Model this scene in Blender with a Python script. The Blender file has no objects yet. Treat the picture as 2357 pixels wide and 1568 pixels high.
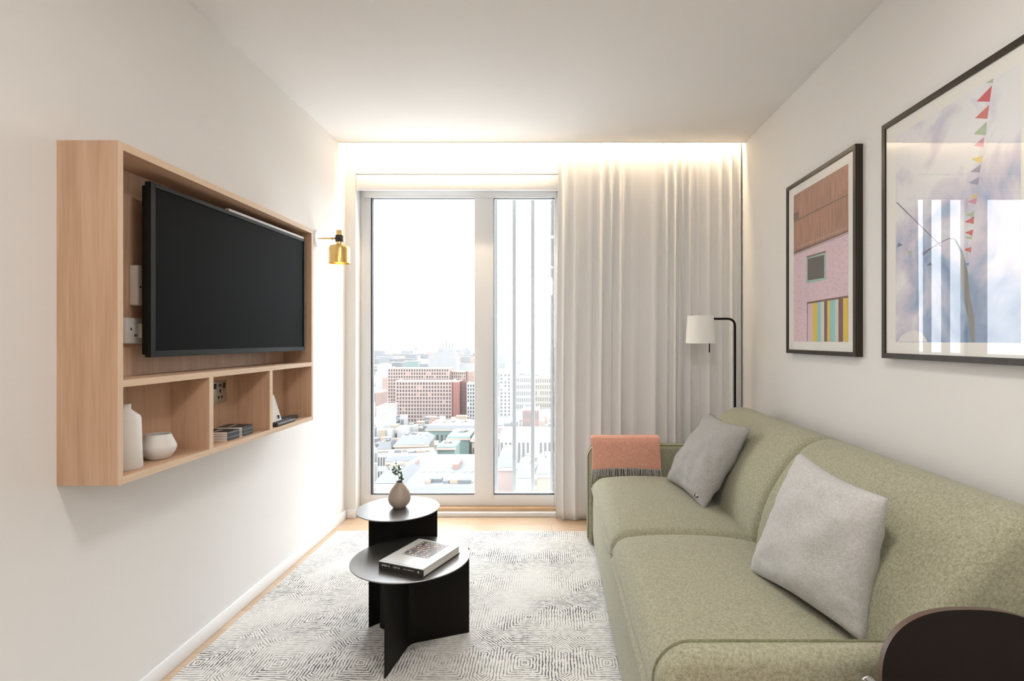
import bpy, bmesh, math, random
from mathutils import Vector, Matrix, noise
random.seed(7)
C = bpy.context.scene.collection
PI = math.pi
F, CX, CY, EH = 1250.0, 1270.0, 781.0, 1.2     # focal length in pixels, vanishing point, eye height

# ------------------------------------------------------------------ materials
def new_mat(name):
    m = bpy.data.materials.new(name); m.use_nodes = True
    nt = m.node_tree; b = nt.nodes['Principled BSDF']
    return m, nt, b
def plain(name, col, rough=.5, metal=0, bump=0, bscale=200, spec=.5):
    m, nt, b = new_mat(name)
    b.inputs['Base Color'].default_value = (*col, 1)
    b.inputs['Roughness'].default_value = rough
    b.inputs['Metallic'].default_value = metal
    b.inputs['Specular IOR Level'].default_value = spec
    tc = nt.nodes.new('ShaderNodeTexCoord')
    nz = nt.nodes.new('ShaderNodeTexNoise'); nz.inputs['Scale'].default_value = bscale
    nt.links.new(tc.outputs['Object'], nz.inputs['Vector'])
    if bump:
        bp = nt.nodes.new('ShaderNodeBump'); bp.inputs['Strength'].default_value = bump
        bp.inputs['Distance'].default_value = .002
        nt.links.new(nz.outputs['Fac'], bp.inputs['Height'])
        nt.links.new(bp.outputs['Normal'], b.inputs['Normal'])
    else:
        mx = nt.nodes.new('ShaderNodeMixRGB'); mx.blend_type = 'MULTIPLY'; mx.inputs[0].default_value = .04
        mx.inputs[1].default_value = (*col, 1)
        nt.links.new(nz.outputs['Fac'], mx.inputs[2])
        nt.links.new(mx.outputs[0], b.inputs['Base Color'])
    return m
def ramp(nt, fac, stops):
    r = nt.nodes.new('ShaderNodeValToRGB')
    el = r.color_ramp.elements
    while len(el) < len(stops): el.new(.5)
    for e, (p, c) in zip(el, stops):
        e.position = p; e.color = (*c, 1)
    nt.links.new(fac, r.inputs['Fac'])
    return r.outputs['Color']
def wood(name, c0, c1, c2, grain='Z', scale=1.0, rough=.55):
    m, nt, b = new_mat(name)
    tc = nt.nodes.new('ShaderNodeTexCoord')
    mp = nt.nodes.new('ShaderNodeMapping')
    s = {'Z': (9, 9, .75), 'Y': (9, .75, 9), 'X': (.75, 9, 9)}[grain]
    mp.inputs['Scale'].default_value = [v*scale for v in s]
    nt.links.new(tc.outputs['Object'], mp.inputs['Vector'])
    n1 = nt.nodes.new('ShaderNodeTexNoise'); n1.inputs['Scale'].default_value = 1.0
    n1.inputs['Detail'].default_value = 3; n1.inputs['Distortion'].default_value = 1.6
    nt.links.new(mp.outputs[0], n1.inputs['Vector'])
    mp2 = nt.nodes.new('ShaderNodeMapping')
    s2 = {'Z': (130, 130, 5), 'Y': (130, 5, 130), 'X': (5, 130, 130)}[grain]
    mp2.inputs['Scale'].default_value = [v*scale for v in s2]
    nt.links.new(tc.outputs['Object'], mp2.inputs['Vector'])
    n2 = nt.nodes.new('ShaderNodeTexNoise'); n2.inputs['Scale'].default_value = 1; n2.inputs['Detail'].default_value = 2
    nt.links.new(mp2.outputs[0], n2.inputs['Vector'])
    ad = nt.nodes.new('ShaderNodeMixRGB'); ad.inputs[0].default_value = .30
    nt.links.new(n1.outputs['Fac'], ad.inputs[1]); nt.links.new(n2.outputs['Fac'], ad.inputs[2])
    col = ramp(nt, ad.outputs[0], [(.34, c0), (.5, c1), (.66, c2)])
    nt.links.new(col, b.inputs['Base Color'])
    b.inputs['Roughness'].default_value = rough
    b.inputs['Specular IOR Level'].default_value = .3
    return m
def math_node(nt, op, a, b=None, c=None):
    n = nt.nodes.new('ShaderNodeMath'); n.operation = op
    for i, v in enumerate((a, b, c)):
        if v is None: continue
        if isinstance(v, (int, float)): n.inputs[i].default_value = v
        else: nt.links.new(v, n.inputs[i])
    return n.outputs[0]
def fabric(name, c0, c1, scale=260, weave=0, bump=.5, rough=.95, sheen=.15):
    m, nt, b = new_mat(name)
    tc = nt.nodes.new('ShaderNodeTexCoord')
    n1 = nt.nodes.new('ShaderNodeTexNoise'); n1.inputs['Scale'].default_value = scale; n1.inputs['Detail'].default_value = 3
    nt.links.new(tc.outputs['Object'], n1.inputs['Vector'])
    n2 = nt.nodes.new('ShaderNodeTexNoise'); n2.inputs['Scale'].default_value = scale*.33; n2.inputs['Detail'].default_value = 4
    nt.links.new(tc.outputs['Object'], n2.inputs['Vector'])
    mx = nt.nodes.new('ShaderNodeMixRGB'); mx.inputs[0].default_value = .45
    nt.links.new(n1.outputs['Fac'], mx.inputs[1]); nt.links.new(n2.outputs['Fac'], mx.inputs[2])
    fac = mx.outputs[0]
    if weave:
        wv = nt.nodes.new('ShaderNodeTexWave'); wv.wave_type = 'BANDS'; wv.bands_direction = 'DIAGONAL'
        wv.inputs['Scale'].default_value = weave; wv.inputs['Distortion'].default_value = 1.2
        wv.inputs['Detail Scale'].default_value = 3
        nt.links.new(tc.outputs['Object'], wv.inputs['Vector'])
        m2 = nt.nodes.new('ShaderNodeMixRGB'); m2.inputs[0].default_value = .28
        nt.links.new(fac, m2.inputs[1]); nt.links.new(wv.outputs['Fac'], m2.inputs[2]); fac = m2.outputs[0]
    nt.links.new(ramp(nt, fac, [(.32, c0), (.68, c1)]), b.inputs['Base Color'])
    bp = nt.nodes.new('ShaderNodeBump'); bp.inputs['Strength'].default_value = bump; bp.inputs['Distance'].default_value = .002
    nt.links.new(fac, bp.inputs['Height']); nt.links.new(bp.outputs['Normal'], b.inputs['Normal'])
    b.inputs['Roughness'].default_value = rough
    b.inputs['Specular IOR Level'].default_value = .15
    b.inputs['Sheen Weight'].default_value = sheen
    return m
def emis(name, col, st):
    m = bpy.data.materials.new(name); m.use_nodes = True; nt = m.node_tree
    nt.nodes.clear(); o = nt.nodes.new('ShaderNodeOutputMaterial'); e = nt.nodes.new('ShaderNodeEmission')
    e.inputs[0].default_value = (*col, 1); e.inputs[1].default_value = st
    nt.links.new(e.outputs[0], o.inputs[0]); return m
def pane_mat(name, tint=(1, 1, 1), milky=0.0, ior=1.5, boost=1.0):
    m = bpy.data.materials.new(name); m.use_nodes = True; nt = m.node_tree
    nt.nodes.clear(); o = nt.nodes.new('ShaderNodeOutputMaterial')
    tr = nt.nodes.new('ShaderNodeBsdfTransparent'); tr.inputs[0].default_value = (*tint, 1)
    gl = nt.nodes.new('ShaderNodeBsdfGlossy'); gl.inputs['Roughness'].default_value = 0.0
    fr = nt.nodes.new('ShaderNodeFresnel'); fr.inputs[0].default_value = ior
    ge = nt.nodes.new('ShaderNodeNewGeometry')
    ff = math_node(nt, 'SUBTRACT', 1.0, ge.outputs['Backfacing'])
    fac = math_node(nt, 'MULTIPLY', math_node(nt, 'MULTIPLY', fr.outputs[0], ff), boost)
    mx = nt.nodes.new('ShaderNodeMixShader'); nt.links.new(fac, mx.inputs[0])
    nt.links.new(tr.outputs[0], mx.inputs[1]); nt.links.new(gl.outputs[0], mx.inputs[2])
    out = mx.outputs[0]
    if milky:
        tl = nt.nodes.new('ShaderNodeBsdfTranslucent'); tl.inputs[0].default_value = (.95, .95, .94, 1)
        m2 = nt.nodes.new('ShaderNodeMixShader'); m2.inputs[0].default_value = milky
        nt.links.new(out, m2.inputs[1]); nt.links.new(tl.outputs[0], m2.inputs[2]); out = m2.outputs[0]
    nt.links.new(out, o.inputs[0]); return m
def curtain_mat():
    m, nt, b = new_mat('sheer_fabric')
    b.inputs['Base Color'].default_value = (.91, .90, .89, 1); b.inputs['Roughness'].default_value = .9
    b.inputs['Specular IOR Level'].default_value = .1
    tc = nt.nodes.new('ShaderNodeTexCoord'); nz = nt.nodes.new('ShaderNodeTexNoise'); nz.inputs['Scale'].default_value = 400
    nt.links.new(tc.outputs['Object'], nz.inputs['Vector'])
    bp = nt.nodes.new('ShaderNodeBump'); bp.inputs['Strength'].default_value = .15; bp.inputs['Distance'].default_value = .001
    nt.links.new(nz.outputs['Fac'], bp.inputs['Height']); nt.links.new(bp.outputs['Normal'], b.inputs['Normal'])
    tl = nt.nodes.new('ShaderNodeBsdfTranslucent'); tl.inputs[0].default_value = (.91, .90, .89, 1)
    mx = nt.nodes.new('ShaderNodeMixShader'); mx.inputs[0].default_value = .16
    nt.links.new(b.outputs[0], mx.inputs[1]); nt.links.new(tl.outputs[0], mx.inputs[2])
    nt.links.new(mx.outputs[0], nt.nodes['Material Output'].inputs[0]); return m
def rug_mat():
    m, nt, b = new_mat('rug_wool')
    tc = nt.nodes.new('ShaderNodeTexCoord'); sp = nt.nodes.new('ShaderNodeSeparateXYZ')
    nj = nt.nodes.new('ShaderNodeTexNoise'); nj.inputs['Scale'].default_value = 30; nj.inputs['Detail'].default_value = 2
    nt.links.new(tc.outputs['Object'], nj.inputs['Vector'])
    nt.links.new(tc.outputs['Object'], sp.inputs[0])
    wob = math_node(nt, 'MULTIPLY', math_node(nt, 'SUBTRACT', nj.outputs['Fac'], .5), .012)
    def fold(s, off, per):
        v = math_node(nt, 'DIVIDE', math_node(nt, 'SUBTRACT', math_node(nt, 'ADD', s, wob), off), per)
        return math_node(nt, 'ABSOLUTE', math_node(nt, 'SUBTRACT', v, math_node(nt, 'ROUND', v)))
    a = fold(sp.outputs[0], -1.004, .302); bb = fold(sp.outputs[1], 2.0, .33)
    mxv = math_node(nt, 'MAXIMUM', a, bb)
    dif = math_node(nt, 'MULTIPLY', math_node(nt, 'ABSOLUTE', math_node(nt, 'SUBTRACT', a, bb)), .85)
    reg = math_node(nt, 'GREATER_THAN', math_node(nt, 'ADD', a, bb), .66)
    f = math_node(nt, 'ADD', math_node(nt, 'MULTIPLY', dif, reg),
                  math_node(nt, 'MULTIPLY', mxv, math_node(nt, 'SUBTRACT', 1.0, reg)))
    ph = math_node(nt, 'MULTIPLY', f, 26.0)
    tri = math_node(nt, 'ABSOLUTE', math_node(nt, 'SUBTRACT', math_node(nt, 'FRACT', ph), .5))   # 0..0.5
    n2 = nt.nodes.new('ShaderNodeTexNoise'); n2.inputs['Scale'].default_value = 55; n2.inputs['Detail'].default_value = 3
    nt.links.new(tc.outputs['Object'], n2.inputs['Vector'])
    n3 = nt.nodes.new('ShaderNodeTexNoise'); n3.inputs['Scale'].default_value = 3.2; n3.inputs['Detail'].default_value = 2
    nt.links.new(tc.outputs['Object'], n3.inputs['Vector'])
    th = math_node(nt, 'ADD', math_node(nt, 'MULTIPLY', n2.outputs['Fac'], .62), -.10)
    line = math_node(nt, 'SMOOTH_MIN', math_node(nt, 'MAXIMUM', math_node(nt, 'MULTIPLY', math_node(nt, 'SUBTRACT', th, tri), 9.0), 0.0), 1.0, .1)
    amp = math_node(nt, 'MULTIPLY', math_node(nt, 'MAXIMUM', math_node(nt, 'SUBTRACT', n3.outputs['Fac'], .25), .08), 2.7)
    fac = math_node(nt, 'MULTIPLY', line, math_node(nt, 'MINIMUM', amp, 1.0))
    mx = nt.nodes.new('ShaderNodeMixRGB'); nt.links.new(fac, mx.inputs[0])
    mx.inputs[1].default_value = (.80, .785, .75, 1); mx.inputs[2].default_value = (.10, .10, .108, 1)
    nt.links.new(mx.outputs[0], b.inputs['Base Color'])
    b.inputs['Roughness'].default_value = .95; b.inputs['Specular IOR Level'].default_value = .1
    bp = nt.nodes.new('ShaderNodeBump'); bp.inputs['Strength'].default_value = .5; bp.inputs['Distance'].default_value = .003
    nt.links.new(tri, bp.inputs['Height']); nt.links.new(bp.outputs['Normal'], b.inputs['Normal'])
    return m
def floor_mat():
    m, nt, b = new_mat('oak_floor')
    tc = nt.nodes.new('ShaderNodeTexCoord')
    br = nt.nodes.new('ShaderNodeTexBrick'); br.offset = .37
    br.inputs['Color1'].default_value = (.60, .44, .30, 1); br.inputs['Color2'].default_value = (.70, .54, .39, 1)
    br.inputs['Mortar'].default_value = (.34, .24, .15, 1); br.inputs['Scale'].default_value = 1
    br.inputs['Mortar Size'].default_value = .0012; br.inputs['Brick Width'].default_value = 1.5; br.inputs['Row Height'].default_value = .16
    nt.links.new(tc.outputs['Object'], br.inputs['Vector'])
    mp = nt.nodes.new('ShaderNodeMapping'); mp.inputs['Scale'].default_value = (3, 60, 1)
    nt.links.new(tc.outputs['Object'], mp.inputs['Vector'])
    nz = nt.nodes.new('ShaderNodeTexNoise'); nz.inputs['Scale'].default_value = 1.5; nz.inputs['Detail'].default_value = 4
    nt.links.new(mp.outputs[0], nz.inputs['Vector'])
    g = ramp(nt, nz.outputs['Fac'], [(.3, (.82, .80, .78)), (.7, (1, 1, 1))])
    mx = nt.nodes.new('ShaderNodeMixRGB'); mx.blend_type = 'MULTIPLY'; mx.inputs[0].default_value = 1
    nt.links.new(br.outputs['Color'], mx.inputs[1]); nt.links.new(g, mx.inputs[2])
    nt.links.new(mx.outputs[0], b.inputs['Base Color']); b.inputs['Roughness'].default_value = .38
    return m
def roof_print_mat():
    m, nt, b = new_mat('printed_roof')
    tc = nt.nodes.new('ShaderNodeTexCoord'); mp = nt.nodes.new('ShaderNodeMapping'); mp.inputs['Scale'].default_value = (1, 110, 9)
    nt.links.new(tc.outputs['Object'], mp.inputs['Vector'])
    nz = nt.nodes.new('ShaderNodeTexNoise'); nz.inputs['Scale'].default_value = 1; nz.inputs['Detail'].default_value = 3
    nt.links.new(mp.outputs[0], nz.inputs['Vector'])
    nt.links.new(ramp(nt, nz.outputs['Fac'], [(.3, (.26, .13, .085)), (.55, (.40, .20, .14)), (.75, (.50, .27, .19))]), b.inputs['Base Color'])
    b.inputs['Roughness'].default_value = .8; return m
def brick_print_mat():
    m, nt, b = new_mat('printed_pink_brick')
    tc = nt.nodes.new('ShaderNodeTexCoord'); mp = nt.nodes.new('ShaderNodeMapping'); mp.inputs['Scale'].default_value = (1, 40, 90)
    nt.links.new(tc.outputs['Object'], mp.inputs['Vector'])
    nz = nt.nodes.new('ShaderNodeTexNoise'); nz.inputs['Scale'].default_value = 1; nz.inputs['Detail'].default_value = 3
    nt.links.new(mp.outputs[0], nz.inputs['Vector'])
    nt.links.new(ramp(nt, nz.outputs['Fac'], [(.25, (.56, .41, .47)), (.45, (.68, .51, .57)), (.8, (.73, .57, .62))]), b.inputs['Base Color'])
    b.inputs['Roughness'].default_value = .8; return m
def sky_print_mat():
    m, nt, b = new_mat('printed_cloudy_sky')
    tc = nt.nodes.new('ShaderNodeTexCoord')
    nz = nt.nodes.new('ShaderNodeTexNoise'); nz.inputs['Scale'].default_value = 5.5; nz.inputs['Detail'].default_value = 6
    nz.inputs['Distortion'].default_value = .6
    nt.links.new(tc.outputs['Object'], nz.inputs['Vector'])
    sp = nt.nodes.new('ShaderNodeSeparateXYZ'); nt.links.new(tc.outputs['Object'], sp.inputs[0])
    hz = math_node(nt, 'MULTIPLY', math_node(nt, 'SUBTRACT', sp.outputs[2], .06), 1.0/.74)   # the printed sky is paler towards its top
    v = math_node(nt, 'ADD', math_node(nt, 'MULTIPLY', nz.outputs['Fac'], 1.05), math_node(nt, 'MULTIPLY', hz, .30))
    nt.links.new(ramp(nt, v, [(.42, (.20, .29, .46)), (.54, (.36, .44, .60)), (.64, (.58, .55, .66)), (.80, (.76, .76, .78))]), b.inputs['Base Color'])  # cloud tones lightened overall to include reflection in the picture glass
    b.inputs['Roughness'].default_value = .8; return m

M = {}
M['wall'] = plain('wall_paint', (.80, .785, .765), .9, bump=.05, bscale=300, spec=.2)
M['ceil'] = plain('ceiling_paint', (.82, .80, .775), .95, bump=.03, bscale=200, spec=.1)
M['trim'] = plain('white_satin_paint', (.88, .875, .87), .45)
M['upvc'] = plain('window_white_coating', (.88, .885, .89), .35)
M['gasket'] = plain('black_rubber', (.03, .035, .04), .6)
M['floor'] = floor_mat()
M['rug'] = rug_mat()
M['rugback'] = plain('rug_edge', (.6, .58, .54), .95)
M['oak'] = wood('oak_veneer', (.50, .315, .205), (.575, .375, .25), (.66, .45, .315), 'Z')
M['oak_y'] = wood('oak_veneer_long', (.50, .315, .205), (.575, .375, .25), (.66, .45, .315), 'Y')
M['oak_edge'] = wood('oak_edge_band', (.60, .43, .29), (.66, .49, .34), (.72, .55, .40), 'Y', 1.5)
M['oak_edge_z'] = wood('oak_edge_band_upright', (.60, .43, .29), (.66, .49, .34), (.72, .55, .40), 'Z', 1.5)
M['threshold'] = wood('threshold_oak', (.55, .36, .20), (.64, .44, .27), (.70, .50, .33), 'X', 1)
M['tvframe'] = plain('tv_bezel_black', (.009, .009, .009), .55, spec=.15)
M['tvscreen'] = plain('tv_screen_black', (.004, .004, .004), .62, spec=.04)
M['grey_plastic'] = plain('tv_silver_plastic', (.45, .43, .41), .4)
M['white_plastic'] = plain('white_plastic', (.70, .68, .66), .4)
M['dark_hole'] = plain('socket_slot', (.02, .02, .02), .8)
M['nickel'] = plain('brushed_nickel', (.46, .43, .36), .38, metal=.7)
M['ceramic'] = plain('matt_white_ceramic', (.76, .73, .69), .55)
M['ceramic_in'] = plain('glazed_ceramic_inside', (.62, .58, .53), .5)
M['stone'] = plain('taupe_stoneware', (.40, .33, .27), .32, bump=.08, bscale=500)
M['stem'] = plain('twig_brown', (.10, .07, .04), .8)
M['leaf'] = plain('eucalyptus_leaf', (.17, .28, .17), .6)
M['black_steel'] = plain('black_powder_coat', (.007, .005, .004), .5, spec=.14)
M['black_top'] = plain('black_coat_sheen_top', (.030, .029, .028), .36, spec=1.0)  # same coat as the legs, paler and glossier for the sky's sheen
M['black_top'].node_tree.nodes['Principled BSDF'].inputs['IOR'].default_value = 2.3
M['brass'] = plain('brushed_brass', (.80, .56, .22), .24, metal=1)
M['brass_dark'] = plain('black_ribbed_collar', (.02, .015, .012), .5)
M['plate_white'] = plain('lamp_plate_white', (.86, .86, .84), .4)
M['bulb'] = emis('bulb_glow', (1, .78, .45), 6)
M['sofa'] = fabric('olive_wool', (.215, .208, .135), (.485, .472, .352), 420, 0, .3)
M['piping'] = fabric('olive_piping', (.13, .13, .07), (.25, .25, .15), 260, 0, .3)
M['seam'] = plain('dark_olive_seam', (.05, .05, .028), .9)
M['pillow'] = fabric('light_grey_knit', (.42, .41, .40), (.74, .73, .715), 420, 230, .8)
M['pillow2'] = fabric('mid_grey_knit', (.27, .265, .25), (.52, .51, .49), 420, 250, .7)
M['throw'] = fabric('coral_wool', (.66, .30, .215), (.86, .49, .375), 300, 0, .6)
M['fringe'] = fabric('grey_fringe', (.26, .25, .235), (.60, .58, .55), 300, 0, .3)
M['shade'] = plain('linen_shade', (.92, .91, .885), .9, bump=.2, bscale=600, spec=.1)
M['frame'] = wood('dark_walnut_frame', (.022, .016, .011), (.033, .024, .016), (.045, .033, .022), 'Z', 1, .4)
M['mat_board'] = plain('mat_board', (.82, .80, .76), .9)
M['picglass'] = pane_mat('picture_glass', ior=1.55, boost=1.25)
M['pane'] = pane_mat('window_glass')
M['pane_milky'] = pane_mat('milky_glass', milky=.055)  # pane whitened by a translucent mix
M['curtain'] = curtain_mat()
M['fin'] = plain('grey_anodised_fin', (.19, .195, .195), .5, spec=.2)
M['led'] = emis('warm_led_strip', (1, .78, .53), 74)
M['lamp_face'] = emis('ceiling_lamp_face', (1, .93, .84), 3)
M['paper'] = plain('white_paper', (.80, .78, .74), .8)
M['ink'] = plain('black_print', (.02, .018, .017), .5)
M['charcoal'] = plain('charcoal_print', (.10, .11, .12), .5)
M['book_cover'] = plain('grey_white_book_cover', (.72, .73, .72), .25)
M['letter'] = plain('pale_lettering', (.6, .58, .5), .5)
M['chairwood'] = plain('black_stained_shell', (.010, .006, .004), .5, spec=.2)
M['chairedge'] = plain('lit_plywood_edge', (.10, .065, .045), .45)  # shell rim, coloured paler for the light that strikes it
M['chrome'] = plain('brushed_chrome', (.55, .55, .56), .22, metal=1)
M['roofprint'] = roof_print_mat(); M['brickprint'] = brick_print_mat(); M['skyprint'] = sky_print_mat()

# ------------------------------------------------------------------ helpers
def world_loc(p):
    v = Vector((0, 0, 0))
    while p: v += p.location; p = p.parent
    return v
def obj(name, bm, mat, parent=None, smooth=False, angle=None):
    me = bpy.data.meshes.new(name)
    if parent:
        off = world_loc(parent); bmesh.ops.translate(bm, verts=bm.verts, vec=-off)
    bmesh.ops.recalc_face_normals(bm, faces=bm.faces)
    bm.to_mesh(me); bm.free()
    mats = mat if isinstance(mat, (list, tuple)) else [mat]
    for mm in mats: me.materials.append(mm)
    if smooth:
        for p in me.polygons: p.use_smooth = True
        if angle is not None:
            try: me.set_sharp_from_angle(angle=math.radians(angle))
            except Exception: pass
    o = bpy.data.objects.new(name, me); C.objects.link(o)
    if parent: o.parent = parent
    return o
def empty(name, loc):
    o = bpy.data.objects.new(name, None); C.objects.link(o); o.location = loc; o.empty_display_size = .05
    return o
def tag(o, label=None, cat=None, group=None, kind=None):
    if label: o['label'] = label
    if cat: o['category'] = cat
    if group: o['group'] = group
    if kind: o['kind'] = kind
    return o
def struct(o): o['kind'] = 'structure'; return o
def box(bm, a, b, bev=0, seg=2, mi=0):
    t = bmesh.new()
    bmesh.ops.create_cube(t, size=1)
    c = [(a[i]+b[i])/2 for i in range(3)]; s = [abs(b[i]-a[i]) for i in range(3)]
    for v in t.verts: v.co = Vector((v.co[i]*s[i]+c[i] for i in range(3)))
    if bev: bmesh.ops.bevel(t, geom=t.edges[:], offset=min(bev, min(s)*.49), segments=seg, profile=.5, affect='EDGES')
    for f in t.faces: f.material_index = mi
    merge(bm, t); return bm
def merge(bm, t):
    me = bpy.data.meshes.new('tmp'); t.to_mesh(me); t.free(); bm.from_mesh(me); bpy.data.meshes.remove(me)
def bx(name, a, b, mat, parent=None, bev=0, seg=2):
    bm = bmesh.new(); box(bm, a, b, bev, seg); return obj(name, bm, mat, parent, smooth=bool(bev), angle=35)
def lathe(bm, prof, cx, cy, n=48, close=False, mi=0):
    rings = []
    for r, z in prof:
        if r < 1e-6: rings.append([bm.verts.new((cx, cy, z))])
        else: rings.append([bm.verts.new((cx+r*math.cos(2*PI*i/n), cy+r*math.sin(2*PI*i/n), z)) for i in range(n)])
    pairs = list(zip(rings, rings[1:]))
    if close: pairs.append((rings[-1], rings[0]))
    for A, B in pairs:
        for i in range(n):
            j = (i+1) % n
            if len(A) == 1 and len(B) == 1: continue
            if len(A) == 1: f = bm.faces.new((A[0], B[i], B[j]))
            elif len(B) == 1: f = bm.faces.new((A[i], A[j], B[0]))
            else: f = bm.faces.new((A[i], A[j], B[j], B[i]))
            f.material_index = mi
    return bm
def tube(bm, pts, r, n=12, closed=False, mi=0):
    pts = [Vector(p) for p in pts]; N = len(pts); rings = []
    prev = None
    for i, p in enumerate(pts):
        if closed: t = (pts[(i+1) % N]-pts[i-1]).normalized()
        else: t = (pts[min(i+1, N-1)]-pts[max(i-1, 0)]).normalized()
        if prev is None:
            u = t.orthogonal().normalized()
        else:
            u = (prev - t*prev.dot(t)).normalized()
        prev = u; w = t.cross(u)
        rr = r[i] if isinstance(r, (list, tuple)) else r
        rings.append([bm.verts.new(p+(u*math.cos(2*PI*k/n)+w*math.sin(2*PI*k/n))*rr) for k in range(n)])
    seq = list(zip(rings, rings[1:]))
    if closed: seq.append((rings[-1], rings[0]))
    for A, B in seq:
        # align closed seam
        for k in range(n):
            f = bm.faces.new((A[k], A[(k+1) % n], B[(k+1) % n], B[k])); f.material_index = mi
    if not closed:
        bm.faces.new(rings[0]); bm.faces.new(rings[-1])
    return bm
def arc(cx, cz, r, a0, a1, n=6):
    return [(cx+r*math.cos(math.radians(a0+(a1-a0)*i/n)), cz+r*math.sin(math.radians(a0+(a1-a0)*i/n))) for i in range(n+1)]
def smooth_closed(P, k=4):
    out = []; n = len(P)
    for i in range(n):
        p0, p1, p2, p3 = (Vector((*P[(i+j-1) % n], 0)) for j in range(4))
        for s in range(k):
            t = s/k
            q = .5*((2*p1)+(p2-p0)*t+(2*p0-5*p1+4*p2-p3)*t*t+(3*p1-p0-3*p2+p3)*t**3)
            out.append((q.x, q.y))
    return out
def loft(bm, P, y0, y1, r, n=5, crown=None, mids=10):
    """profile P (x,z) swept along Y from y0 to y1 with both ends rounded by r"""
    N = len(P)
    cxm = sum(p[0] for p in P)/N; czm = sum(p[1] for p in P)/N
    nor = []
    area = sum(P[i][0]*P[(i+1) % N][1]-P[(i+1) % N][0]*P[i][1] for i in range(N))
    sg = 1 if area > 0 else -1
    for i in range(N):
        a = Vector(P[i-1]); b = Vector(P[(i+1) % N]); t = (b-a)
        if t.length < 1e-9: t = Vector((1, 0))
        t.normalize(); nor.append(Vector((t.y, -t.x))*sg)
    secs = []
    for i in range(n+1):
        th = PI/2*i/n; secs.append((y0+r*(1-math.sin(th)) if False else y0+r*(1-math.cos(th)), r*(1-math.sin(th))))
    for i in range(1, mids): secs.append((y0+r+(y1-y0-2*r)*i/mids, 0))
    for i in range(n, -1, -1):
        th = PI/2*i/n; secs.append((y1-r*(1-math.cos(th)), r*(1-math.sin(th))))
    rings = []
    for y, ins in secs:
        ring = []
        for k in range(N):
            q = Vector(P[k])-nor[k]*ins; z = q.y
            if crown: q = crown(q, (y-y0)/(y1-y0))
            ring.append(bm.verts.new((q.x, y, q.y)))
        rings.append(ring)
    for A, B in zip(rings, rings[1:]):
        for k in range(N): bm.faces.new((A[k], A[(k+1) % N], B[(k+1) % N], B[k]))
    bm.faces.new(rings[0]); bm.faces.new(rings[-1])
    return bm
def prism(bm, P, axis, a, b, mi=0):
    """polygon P extruded along an axis: axis 0 -> P=(y,z), 1 -> (x,z), 2 -> (x,y)"""
    def V(p, t):
        return {0: (t, p[0], p[1]), 1: (p[0], t, p[1]), 2: (p[0], p[1], t)}[axis]
    A = [bm.verts.new(V(p, a)) for p in P]; B = [bm.verts.new(V(p, b)) for p in P]; n = len(P)
    fs = [bm.faces.new(A), bm.faces.new(B[::-1])]+[bm.faces.new((A[i], B[i], B[(i+1) % n], A[(i+1) % n])) for i in range(n)]
    for f in fs: f.material_index = mi
    return bm

# ------------------------------------------------------------------ the room
XL, XR, YE, YC, ZC, YB = -1.385, 1.26, 3.645, 3.53, 2.482, -2.4
struct(bx('floor', (XL-.2, YB-.2, -.1), (XR+.2, YE+.12, 0), M['floor']))
struct(bx('wall_left', (XL-.15, YB, 0), (XL, YE+.2, ZC+.12), M['wall']))
struct(bx('wall_right', (XR, YB, 0), (XR+.15, YE+.2, ZC+.12), M['wall']))
struct(bx('wall_back', (XL-.15, YB-.15, 0), (XR+.15, YB, ZC+.12), M['wall']))
WX0, WX1 = -1.316, .058
bm = bmesh.new()
box(bm, (XL, YE, 0), (WX0, YE+.2, ZC+.12))
box(bm, (WX1, YE, 0), (XR, YE+.2, ZC+.12))
box(bm, (WX0, YE, 2.31), (WX1, YE+.2, ZC+.12))
box(bm, (WX0, YE+.02, 2.235), (WX1, YE+.2, 2.31))
struct(obj('wall_window', bm, M['wall']))
bm = bmesh.new()
box(bm, (XL-.15, YB, ZC), (XR+.15, YC, ZC+.14))
box(bm, (XL-.15, YC, ZC+.10), (XR+.15, YE+.2, ZC+.14))
struct(obj('ceiling', bm, M['ceil']))
# slim white lip along the cove
bm = bmesh.new(); box(bm, (XL+.001, YC, ZC-.004), (XR-.001, YC+.006, ZC+.03)); struct(obj('trim_1', bm, M['trim']))
# baseboards
def skirting(name, a, b):
    bm = bmesh.new(); box(bm, a, b, .004, 2); struct(obj(name, bm, M['trim'], smooth=True, angle=30))
skirting('baseboard_left', (XL, YB+.001, 0), (XL+.013, YE-.001, .058))
skirting('baseboard_right', (XR-.013, YB+.001, 0), (XR, YE-.001, .058))
skirting('baseboard_window', (XL+.013, YE-.013, 0), (WX0+.002, YE, .058))
skirting('baseboard_back', (XL+.013, YB, 0), (XR-.013, YB+.013, .058))
# blind box above the window, sill step and threshold
struct(bx('trim_2', (WX0+.003, YE-.004, 2.202), (WX1-.008, YE+.019, 2.303), M['trim'], bev=.002))
struct(bx('trim_3', (WX0, YE+.015, 0), (WX1, YE+.2, .030), M['trim'], bev=.003))
struct(bx('trim_4', (WX0+.001, YE+.045, .030), (WX1-.001, YE+.10, .052), M['threshold'], bev=.002))
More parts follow.
